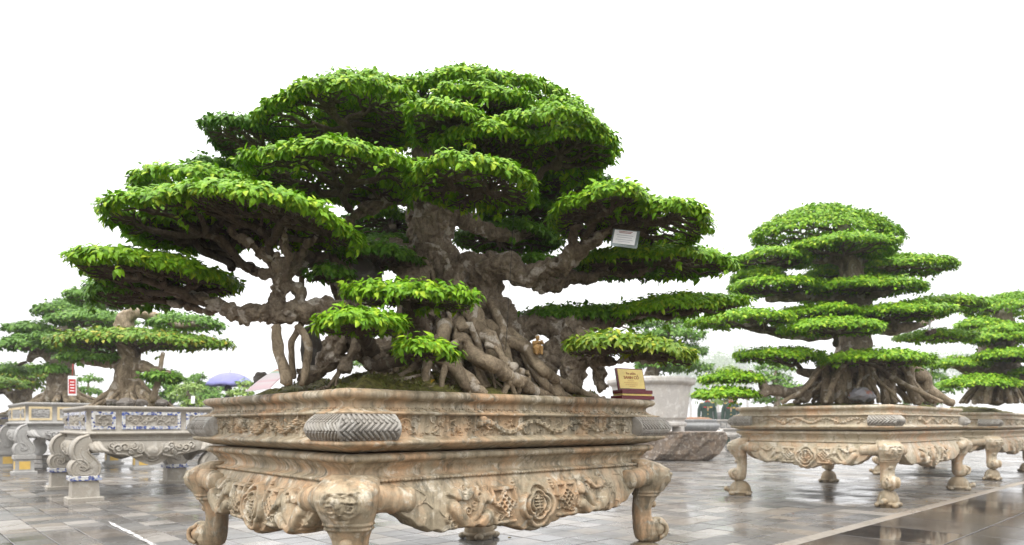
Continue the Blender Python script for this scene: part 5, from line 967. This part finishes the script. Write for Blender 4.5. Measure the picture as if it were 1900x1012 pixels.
# ------------------------------------------------------------------ people
M['skin'] = plain('skin', (.42, .25, .17), .5); M['uniform'] = plain('green_uniform', (.012, .036, .024), .75); M['dark_cloth'] = plain('dark_cloth', (.03, .03, .035), .8); M['gold'] = plain('gold', (.75, .50, .12), .3); M['hair'] = plain('black_hair', (.012, .010, .009), .5); M['boot'] = plain('black_leather', (.012, .012, .012), .35); M['red'] = plain('red_cloth', (.45, .03, .03), .6)
def person(label, loc, h, rz, seed, coat, trousers, arm_up=False, uniform=False):
    t = thing('person', label, 'person', loc, rz); k = h / 1.7
    def S_(L_): return np.array(L_) * k
    b = MB(); tube(b, S_([(0, 0, 1.36), (0, .0, 1.44), (0, -.01, 1.50)]), [.06 * k, .052 * k, .055 * k], 12)
    ellipsoid(b, S_((0, -.015, 1.59)), S_((.075, .092, .115)), 18, 14); ellipsoid(b, S_((0, -.105, 1.58)), S_((.014, .02, .022)), 8, 6); ellipsoid(b, S_((0, -.08, 1.53)), S_((.04, .03, .03)), 10, 8)
    for sg in (-1, 1): ellipsoid(b, S_((sg * .076, 0, 1.585)), S_((.012, .022, .03)), 8, 6)
    tube(b, S_([(0, 0, .92), (0, 0, 1.05), (0, 0, 1.22), (0, 0, 1.38)]), S_([.14, .13, .15, .10]), 16, flat=.9)
    arms = {}
    for sg in (-1, 1):
        arm = [(sg * .17, 0, 1.37), (sg * .23, .01, 1.22), (sg * .25, .0, 1.08), (sg * .26, -.03, .95), (sg * .265, -.06, .84)]
        if arm_up and sg > 0: arm = [(.17, 0, 1.37), (.22, -.03, 1.22), (.20, -.10, 1.12), (.12, -.19, 1.20), (.04, -.22, 1.30)]
        arms[sg] = S_(arm); tube(b, spline(arms[sg], 3), np.linspace(.05, .034, 13) * k, 10); hnd = arms[sg][-1]; dr = nrm(arms[sg][-1] - arms[sg][-2])
        ellipsoid(b, hnd + dr * .04 * k, S_((.028, .038, .05)), 10, 8)
        for q in range(4): tube(b, np.array([hnd + dr * .07 * k + np.array([0, (q - 1.5) * .017 * k, 0]), hnd + dr * (.12 - .008 * abs(q - 1)) * k + np.array([-sg * .01, (q - 1.5) * .015 * k, 0])]), .0085 * k, 6)
        tube(b, np.array([hnd + dr * .02 * k + np.array([0, -.03 * k, 0]), hnd + dr * .06 * k + np.array([0, -.05 * k, 0])]), .009 * k, 6)
        tube(b, spline(S_([(sg * .09, 0, .92), (sg * .10, -.01, .70), (sg * .10, 0, .48), (sg * .10, .02, .26), (sg * .10, .02, .09)]), 3), np.linspace(.082, .042, 13) * k, 12); ellipsoid(b, S_((sg * .10, -.05, .04)), S_((.045, .12, .04)), 12, 8)
    o = b.obj('body', M['skin'], t); m = o.modifiers.new('remesh', 'REMESH'); m.mode = 'VOXEL'; m.voxel_size = .011; m.use_smooth_shade = True
    c = MB(); rows = []; an = np.linspace(0, 2 * np.pi, 28, endpoint=False)
    for z, rx, ry in ((.74, .205, .15), (.80, .20, .15), (.95, .185, .145), (1.08, .17, .135), (1.2, .195, .145), (1.32, .205, .14), (1.385, .17, .11), (1.42, .10, .085), (1.455, .075, .075)): rows.append(np.stack([rx * np.cos(an), ry * np.sin(an), np.full(28, z)], 1) * k)
    loft(c, rows)
    for sg in (-1, 1): tube(c, spline(arms[sg], 3)[:12], np.linspace(.066, .052, 12) * k, 12)
    o = c.obj('coat', coat, t)
    if uniform:
        for q in range(4): bt = MB(); ellipsoid(bt, S_((0, -.150 + .006 * abs(q - 1), 1.26 - .11 * q)), (.014, .01, .014), 8, 6); bt.obj('button', M['gold'], o)
        for sg in (-1, 1):
            bt = MB(); box(bt, S_((sg * .155, 0, 1.405)), S_((.11, .06, .016)), 0, .004); bt.obj('shoulder_board', M['gold'], o, False); bt = MB(); box(bt, S_((sg * .09, -.138, 1.26)), S_((.09, .02, .025))); bt.obj('medal_ribbon', M['red'] if sg < 0 else M['gold'], o, False)
            bt = MB(); box(bt, S_((sg * .045, -.075, 1.445)), S_((.045, .02, .035))); bt.obj('collar_tab', M['red'], o, False)
        bt = MB(); lathe(bt, [(.06 * k, 1.66 * k), (.092 * k, 1.64 * k), (.092 * k, 1.68 * k), (.13 * k, 1.72 * k), (.12 * k, 1.74 * k), (.02, 1.745 * k)], 20); bt.obj('cap', coat, t)
    else: bt = MB(); ellipsoid(bt, S_((0, .01, 1.625)), S_((.086, .098, .098)), 16, 10); bt.obj('hair', M['hair'], t)
    for sg in (-1, 1):
        c = MB(); tube(c, spline(S_([(sg * .085, 0, .95), (sg * .10, -.01, .70), (sg * .10, 0, .48), (sg * .10, .02, .26), (sg * .10, .02, .07)]), 3), np.linspace(.105, .075, 13) * k, 14); c.obj('trouser_leg', trousers, t); c = MB(); ellipsoid(c, S_((sg * .10, -.05, .045)), S_((.052, .13, .048)), 14, 8); c.obj('shoe', M['boot'], t)
    return t, arms
p = at(1312, 787, 21.5); person('standing person in dark green uniform with gold buttons, left of the two', (p[0], p[1], 0), 1.68, -.1, 1, M['uniform'], M['uniform'], uniform=True)
p = at(1356, 787, 22.2); person('person in dark green uniform half hidden by the right planter', (p[0], p[1], 0), 1.68, -.25, 2, M['uniform'], M['uniform'], uniform=True)
pu = at(424, 787, 16.0); _, arms = person('person in dark clothes standing under the lavender umbrella', (pu[0], pu[1], 0), 1.62, math.pi * .9, 3, M['dark_cloth'], M['dark_cloth'], arm_up=True)
um = thing('umbrella', 'open lavender umbrella held above the left rim of the front pot', 'umbrella', (pu[0] + .06, pu[1] - .05, 1.62), 0)
c = MB(); n_ = 8 * 6; a_ = np.linspace(0, 2 * np.pi, n_, endpoint=False); rows = []
for q in np.linspace(0, 1, 9): r = .55 * np.sin(q * 1.25) / math.sin(1.25); rows.append(np.stack([r * np.cos(a_) * (1 - .03 * q * np.sin(a_ * 4) ** 2), r * np.sin(a_) * (1 - .03 * q * np.sin(a_ * 4) ** 2), np.full(n_, .30 * (np.cos(q * 1.25) - math.cos(1.25)) / (1 - math.cos(1.25))) - .02 * q * np.sin(a_ * 4) ** 2], 1))
rows[0] *= [.02, .02, 1]; loft(c, rows, cap=False); kk = NT('umbrella_cloth'); vv = kk.coord(); M['umbrella'] = kk.base(kk.mix(kk.ramp(kk.noise(vv, 6), [(.3, 0.0), (.7, 1.0)]), (.15, .15, .36), (.20, .20, .43)), .6, .3); o = c.obj('canopy', M['umbrella'], um); sm = o.modifiers.new('solid', 'SOLIDIFY'); sm.thickness = .004
c = MB(); tube(c, [(0, 0, -.45), (0, 0, .36)], .008, 8); c.obj('shaft', M['boot'], um)
for k in range(8):
    c = MB(); tube(c, [(.53 * math.cos(k * math.pi / 4) * q, .53 * math.sin(k * math.pi / 4) * q, .29 * (1 - q ** 2) - .004) for q in np.linspace(.05, 1, 7)], .003, 5); c.obj('rib', M['boot'], um)

# ------------------------------------------------------------------ small things in and on the big pot
M['maroon'] = plain('maroon_lacquer', (.13, .012, .018), .25, .5); M['paper'] = plain('white_paper', (.86, .86, .87), .5, .3, .03); M['goldplate'] = plain('gold_plate', (.72, .55, .16), .32, .5, .12, 25); M['ink'] = plain('red_ink', (.28, .03, .03), .6); M['ink_pale'] = plain('faded_ink', (.60, .36, .12), .6); M['grey_ink'] = plain('grey_ink', (.45, .45, .50), .6)
def text_obj(name, s, size, mat, parent, loc, rot, ext=.0006):
    cu = bpy.data.curves.new(name, 'FONT'); cu.body = s; cu.size = size; cu.align_x = 'CENTER'; cu.align_y = 'CENTER'; cu.extrude = ext; tmp = bpy.data.objects.new(name, cu); COL.objects.link(tmp)
    dg = bpy.context.evaluated_depsgraph_get(); me = bpy.data.meshes.new_from_object(tmp.evaluated_get(dg)); bpy.data.objects.remove(tmp); me.materials.clear(); me.materials.append(mat); o = link(name, me, parent); o.location = loc; o.rotation_euler = rot; return o
pq = at(1174, 738, 3.36); pl_ = thing('award_plaque', 'gold plaque with red lettering on a maroon stand at the pot rim', 'plaque', (pq[0], pq[1], .8395), .742 - .22)
for z, s_, m_, nm in ((.009, (.205, .085, .018), 'maroon', 'base'), (.023, (.185, .07, .010), 'goldplate', 'gold_band'), (.037, (.190, .075, .018), 'maroon', 'plinth')): b = MB(); box(b, (0, 0, z), s_, 0, .002); b.obj(nm, M[m_], pl_, False)
bd = bpy.data.objects.new('board', None)
b = MB(); box(b, (0, 0, .055), (.168, .012, .110)); o = b.obj('board', M['maroon'], pl_, False); o.location = (-.008, -.004, .046); o.rotation_euler = (math.radians(-14), 0, 0)
b = MB(); box(b, (0, -.0075, .055), (.156, .004, .098)); gp = b.obj('gold_plate', M['goldplate'], o, False)
RX = (math.pi / 2, 0, 0)
text_obj('lettering', 'Tác phẩm', .015, M['ink'], o, (0, -.0103, .082), RX); text_obj('lettering', 'SANH CỔ', .0215, M['ink'], o, (0, -.0103, .061), RX)
for zz, ww in ((.045, .05), (.035, .10), (.025, .085), (.016, .04)):
    for q in range(int(ww / .013)): b = MB(); box(b, (-ww / 2 + .013 * q + .006, -.0100, zz), (.010, .001, .0035)); b.obj('text_line', M['ink_pale'], o, False)
# laminated sheet hanging from the right branch
ls = thing('laminated_notice', 'white laminated notice hanging from the right-hand branch', 'sign', tuple(at(1160, 443, 2.84)), 0); ls.rotation_euler = (math.radians(-6), math.radians(10), math.radians(-14))
kk = NT('clear_plastic'); M['plastic'] = kk.base((.30, .36, .36), .12, .5); kk.b.inputs['Transmission Weight'].default_value = .5
b = MB(); box(b, (0, 0, 0), (.112, .0016, .074)); b.obj('sleeve', M['plastic'], ls, False); b = MB(); box(b, (-.003, -.0018, .004), (.092, .0012, .058)); o = b.obj('paper', M['paper'], ls, False)
for zz, ww, m_ in ((.028, .058, 'ink'), (.0225, .05, 'ink'), (.012, .07, 'grey_ink'), (.003, .06, 'grey_ink'), (-.007, .072, 'grey_ink'), (-.015, .05, 'grey_ink')): b = MB(); box(b, (-.003, -.0026, zz), (ww, .0006, .0022)); b.obj('text_line', M[m_], o, False)
for sg in (-1, 1): b = MB(); tube(b, [(sg * .045, 0, .036), (sg * .02, .01, .075)], .0008, 5); b.obj('string', M['boot'], ls)
# curled pink certificate leaning over the left rim
def sheet(name, label, P00, P10, P01, P11, bend, mat, cat, nn=14):
    g = np.linspace(0, 1, nn); A, B = np.meshgrid(g, g, indexing='ij'); P00, P10, P01, P11 = map(np.asarray, (P00, P10, P01, P11)); c = (P00 + P11) / 2
    P = P00 * ((1 - A) * (1 - B))[..., None] + P10 * (A * (1 - B))[..., None] + P01 * ((1 - A) * B)[..., None] + P11 * (A * B)[..., None]; nz_ = nrm(np.cross(P10 - P00, P01 - P00)); P = P + nz_ * (np.sin(B * np.pi) * bend)[..., None] - c
    mb = MB(); mb.add(P, grid_faces(nn, nn)); o = mb.obj(name, mat); o.location = tuple(c); sm = o.modifiers.new('solid', 'SOLIDIFY'); sm.thickness = .0008
    at_ = o.data.attributes.new('sheet_v', 'FLOAT', 'POINT'); at_.data.foreach_set('value', B.astype(np.float32).ravel()); return tag(o, label, cat)
kk = NT('certificate'); at_ = kk.n('Attribute', _attribute_name='sheet_v'); M['cert'] = kk.base(kk.ramp(at_.outputs['Fac'], [(0, (.76, .66, .68)), (.1, (.74, .50, .54)), (.30, (.76, .62, .64)), (.36, (.74, .46, .50)), (.46, (.76, .62, .64)), (.72, (.76, .68, .68)), (.80, (.35, .60, .40)), (.88, (.75, .45, .08)), (.95, (.50, .10, .06)), (1.0, (.76, .66, .66))]), .35, .4)
sheet('certificate', 'curled pink paper certificate leaning on the left rim of the front pot', at(455, 727, 2.70), at(500, 722, 2.62), at(515, 684, 2.83), at(548, 684, 2.74), .006, M['cert'], 'paper')
sheet('paper_card', 'small white paper card behind the thin prop root', at(536, 697, 2.80), at(555, 694, 2.76), at(540, 688, 2.86), at(552, 686, 2.82), .002, M['paper'], 'paper', 6)
def boulder(name, label, c, r, seed, mat, rz=0, amp=.55, parent=None):
    mb = MB(); ellipsoid(mb, (0, 0, 0), r, 40, 26, rz, fn=lambda D: 1 + amp * fbm(D * 1.5 + seed, 4)); o = mb.obj(name, mat); o.location = tuple(c); return tag(o, label, 'rock')
boulder('rock', 'tall dark grey standing stone behind the thin prop roots', at(578, 648, 2.98), (.045, .04, .105), 4, M['rock'], .3, .9)
boulder('rock', 'smooth dark boulder wedged under the left limb of the big trunk', at(662, 522, 3.12), (.115, .10, .12), 7, M['rock'], 0, .4)
boulder('stone', 'small brown stone behind the curled pink certificate', at(486, 706, 2.85), (.035, .03, .035), 9, M['rock'], 0, .8)
# seated flute player
fg = thing('figurine', 'small tan ceramic figurine of a seated flute player on the roots', 'figurine', tuple(at(997, 656, 3.02)), 0); M['ceramic'] = plain('tan_ceramic', (.34, .20, .07), .5, .4, .25, 60); M['ceramic_pale'] = plain('pale_ceramic', (.42, .36, .30), .6)
b = MB(); q = 1.0
tube(b, [(0, 0, .0), (0, 0, .02), (-.002, .002, .04), (-.002, 0, .054)], [.018, .021, .019, .012], 14); ellipsoid(b, (.001, -.004, .068), (.0095, .0105, .0125), 14, 10); ellipsoid(b, (.003, -.0145, .067), (.002, .003, .0025), 6, 5)
for sg in (-1, 1):
    tube(b, spline([(sg * .008, -.004, .008), (sg * .014 + .003, -.022, .026), (sg * .012 + .006, -.022, .010), (sg * .012 + .007, -.024, -.004)], 4), np.linspace(.0095, .006, 13), 10); ellipsoid(b, (sg * .012 + .008, -.029, -.006), (.005, .009, .004), 8, 6)
    tube(b, spline([(sg * .016, 0, .050), (sg * .02 + .004, -.010, .042), (.012 + sg * .004, -.019, .050 + .002 * sg)], 4), np.linspace(.0072, .005, 9), 9)
    for k in range(4): tube(b, [(.013 + sg * .004 + .002 * k, -.0205, .0535), (.0135 + sg * .004 + .002 * k, -.0235, .0505)], .0011, 5)
o = b.obj('body', M['ceramic'], fg); m = o.modifiers.new('remesh', 'REMESH'); m.mode = 'VOXEL'; m.voxel_size = .0014; m.use_smooth_shade = True
b = MB(); ellipsoid(b, (.0, -.001, .0745), (.0102, .0112, .0075), 14, 8); b.obj('cap', M['ceramic_pale'], fg); b = MB(); tube(b, [(.003, -.018, .0615), (.03, -.026, .050)], .0016, 8); b.obj('flute', M['ceramic'], fg)
# thin cords, fallen leaves, litter, chalk line
def cord(label, pts, r=.0012): mb = MB(); tube(mb, spline([at(*p_) for p_ in pts], 5), r, 5); o = mb.obj('cord', M['boot']); tag(o, label, 'cord')
cord('thin dark cord hanging from the upper canopy in front of the trunk', [(955, 360, 2.95), (950, 450, 2.93), (945, 540, 2.92), (938, 650, 2.9)])
M['fallen'] = plain('yellow_fallen_leaf', (.55, .38, .04), .5); M['brown_leaf'] = plain('brown_fallen_leaf', (.10, .05, .02), .7)
lm_ = MB(); lm_.add(LT * .05, LQ, LTRI); fl = {k: (lambda mm: mm)(lm_.mesh('fallen_leaf', M[k], False)) for k in ('fallen', 'brown_leaf')}
def fallen(x, y, d, kind, label, s=1.0, grp=None):
    o = link('fallen_leaf', fl[kind]); p_ = at(x, y, d); o.location = tuple(p_); o.rotation_euler = (random.uniform(-.3, .3), random.uniform(-.3, .3), random.uniform(0, 6.3)); o.scale = (s, s, s); tag(o, label, 'leaf', grp or 'fallen leaves')
fallen(805, 704, 2.52, 'fallen', 'yellow fallen leaf on the moss of the front pot', .5)
gd = lambda y: EYE * F / (y - HZ)
fallen(944, 997, gd(998), 'fallen', 'yellow-green fallen leaf on the paving by the hidden rear leg', .8)
for k, (x_, y_, lb_) in enumerate(((1268, 929, 'tiny dead leaf on the paving right of the front stand'), (1470, 952, 'tiny dead leaf in front of the shadow of the turtle-footed stand'), (1545, 983, 'tiny dead leaf lying beside the pale paving band'), (1720, 930, 'tiny dead leaf right of the nearest turtle foot'), (1244, 990, 'tiny dead leaf by the right scroll foot of the front stand'), (330, 955, 'tiny dead leaf on the paving between the mosaic planter and the front stand'), (450, 955, 'tiny dead leaf seen under the front stand, near its left leg'), (620, 996, 'tiny dead leaf seen beside the nearest leg of the front stand'))):
    fallen(x_, y_, gd(y_ + 1), 'brown_leaf' if k % 3 else 'fallen', lb_, random.uniform(.4, .7), 'dead leaves scattered on the wet paving')
mb = MB(); A_, B_ = at(198, 968, gd(968)), at(300, 1020, gd(1020)); t_ = np.linspace(0, 1, 60); dr = nrm(B_ - A_); sd_ = np.array([-dr[1], dr[0], 0]); wv = .014 * (1 + 1.2 * fbm(np.stack([t_ * 20, 0 * t_, 0 * t_], -1), 3)) * np.clip(t_ * 8, .2, 1); cv = .02 * fbm(np.stack([t_ * 4, 0 * t_ + 3, 0 * t_], -1), 2)
Pm = A_ + (B_ - A_) * t_[:, None] + sd_ * cv[:, None]; Vv = np.stack([Pm - sd_ * wv[:, None], Pm + sd_ * wv[:, None]], 1); Vv[..., 2] = .0042; mb.add(Vv.reshape(-1, 3), [(2 * i, 2 * i + 2, 2 * i + 3, 2 * i + 1) for i in range(59)]); kk = NT('chalk'); M['chalk'] = kk.base(kk.mix(kk.ramp(kk.noise(kk.coord(), 34), [(.42, 0.0), (.62, 1.0)]), (.17, .16, .15), (.62, .61, .60)), .9, .1); o = mb.obj('chalk_line', M['chalk'], None, False); o['kind'] = 'structure'
# red tag in the stepped bonsai, white tags, plastic bundle
rs = thing('red_tag', 'red and white hanging tag on a cord before the stepped left bonsai', 'tag', tuple(at(134, 716, 9.4)), .5); b = MB(); box(b, (0, 0, 0), (.10, .006, .27)); b.obj('card', M['paper'], rs, False); b = MB(); box(b, (0, -.0045, -.01), (.08, .004, .20)); o = b.obj('print', M['red'], rs, False)
for zz in (.05, .01, -.03, -.07): b = MB(); box(b, (0, -.0072, zz), (.05, .002, .012)); b.obj('text_line', M['paper'], o, False)
b = MB(); tube(b, [(0, 0, .13), (.01, 0, .32)], .004, 6); b.obj('string', M['red'], rs)
b = MB(); box(b, (0, 0, 0), (.07, .004, .15)); o = b.obj('white_tag', M['paper'], None, False); o.location = tuple(at(358, 742, 13.5)); o.rotation_euler = (-.1, 0, 0); tag(o, 'small white card standing by the low bright green bonsai', 'tag')
b = MB(); box(b, (0, 0, 0), (.022, .003, .10)); tube(b, [(0, 0, .05), (0, 0, .12)], .002, 5); o = b.obj('white_tag', M['paper'], None, False); o.location = tuple(at(1725, 604, 6.9)); tag(o, 'white strip tag hanging from the tiered bonsai branch', 'tag')
kk = NT('plastic_bag'); vv = kk.coord(); M['bag'] = kk.base(kk.mix(kk.ramp(kk.noise(vv, 9, 3), [(.58, 0.0), (.64, 1.0)]), (.26, .25, .27), (.30, .12, .08)), .4, .4)
b = MB()
for q_, (dx_, dz_, r_) in enumerate(((0, 0, .07), (.075, -.015, .05), (-.05, -.02, .045), (.03, .035, .04))): ellipsoid(b, (dx_, .01 * q_, dz_), (r_ * 1.2, r_, r_ * .8), 36, 22, q_, fn=lambda D, q_=q_: 1 + 1.5 * np.abs(fbm(D * 3.4 + 3 + q_, 4)))
o = b.obj('plastic_bundle', M['bag']); o.location = tuple(at(1598, 733, 6.45)); tag(o, 'crumpled grey and red plastic bundle among the roots of the tiered bonsai', 'bag')
# white bird statue among the planter feet
bs = thing('bird_statue', 'white bird statue on a stepped base between the left planters', 'statue', (*at(73, 800, 11.2)[:2], 0), -.1); M['white'] = plain('white_paint', (.80, .80, .79), .4, .4, .03)
b = MB(); ellipsoid(b, (0, 0, .33), (.12, .09, .13), 20, 14); tube(b, spline([(-.02, 0, .40), (.03, 0, .46), (.05, 0, .50)], 4), np.linspace(.085, .06, 9), 14); ellipsoid(b, (.05, 0, .515), (.07, .058, .055), 16, 10); tube(b, [(.10, 0, .51), (.165, 0, .495)], [.022, .005], 8); tube(b, spline([(-.08, 0, .33), (-.15, 0, .26), (-.19, 0, .20)], 4), np.linspace(.07, .03, 9), 12); o = b.obj('bird', M['white'], bs); m = o.modifiers.new('remesh', 'REMESH'); m.mode = 'VOXEL'; m.voxel_size = .012; m.use_smooth_shade = True
for z, w_ in ((.04, .36), (.11, .31), (.18, .27)): b = MB(); box(b, (0, 0, z), (w_, w_ * .8, .06), 0, .008); b.obj('step', M['marble'], bs, False)

# ------------------------------------------------------------------ far trees in the mist, and the mist itself
def far_tree(label, x, ytop, w, d, seed):
    p = at(x, HZ, d); H = at(x, ytop, d)[2]; t = thing('tree', label, 'tree', (p[0], p[1], 0), 0, 'far trees in the mist'); rg = np.random.default_rng(seed); W_ = w * d / F / 2; mb = MB(); P = spline([(0, 0, 0, W_ * .07), (W_ * .05, 0, H * .25, W_ * .06), (-W_ * .05, 0, H * .5, W_ * .045), (0, 0, H * .85, W_ * .015)], 5); tube(mb, P[:, :3], P[:, 3], 10, .15, seed)
    lc = []
    for k in range(16):
        a_ = rg.uniform(0, 6.3); z0 = H * rg.uniform(.3, .6); e = np.array([W_ * .7 * rg.uniform(.4, 1) * math.cos(a_), W_ * .7 * rg.uniform(.4, 1) * math.sin(a_), H * rg.uniform(.5, .88)]); Q = spline([(0, 0, z0), (e[0] * .5, e[1] * .5, (z0 + e[2]) / 2 - .1), tuple(e)], 4); tube(mb, Q, np.linspace(W_ * .03, W_ * .008, len(Q)), 6); lc.append(e)
    mb.obj('trunk', M['bark'], t); C = []
    for e in lc + [np.array([0, 0, H * .85])]: q = rg.normal(0, 1, (260, 3)); q = nrm(q) * rg.random((260, 1)) ** .5; C.append(e + q * [W_ * .36, W_ * .36, H * .13])
    C = np.concatenate(C); lb = MB(); leaf_mesh(lb, C, rg.normal(0, 1, C.shape), rg.normal(0, 1, C.shape) + [0, 0, 1], W_ * .085 * rg.uniform(.6, 1.2, len(C)), True); lb.obj('crown', M['leaf_far'], t, False, 'stuff')
for k, (x, y, w, d) in enumerate(((1330, 640, 90, 300), (1385, 634, 80, 320), (1440, 655, 90, 300), (1280, 668, 80, 330), (1745, 640, 90, 310), (1800, 650, 70, 330))): far_tree(('pale misty tree above the two uniformed men', 'pale misty tree just left of the tiered bonsai', 'misty tree behind the lower left pads of the tiered bonsai', 'misty tree half hidden by the marble pot bonsai', 'misty tree between the two right-hand bonsai', 'misty tree behind the right-edge bonsai')[k], x, y, w, d, 200 + k)
mb = MB(); box(mb, (0, 150, 29), (760, 420, 60.4)); HAZE = mb.obj('haze', None, None, False); HAZE['kind'] = 'stuff'; HAZE['label'] = 'thin white mist over the whole square'; HAZE['category'] = 'haze'
hm = bpy.data.materials.new('haze'); hm.use_nodes = True; hm.node_tree.nodes.clear(); vo = hm.node_tree.nodes.new('ShaderNodeVolumePrincipled'); vo.inputs['Color'].default_value = (.97, .98, 1, 1); vo.inputs['Density'].default_value = .0016; ho = hm.node_tree.nodes.new('ShaderNodeOutputMaterial'); hm.node_tree.links.new(vo.outputs[0], ho.inputs['Volume']); HAZE.data.materials.append(hm)
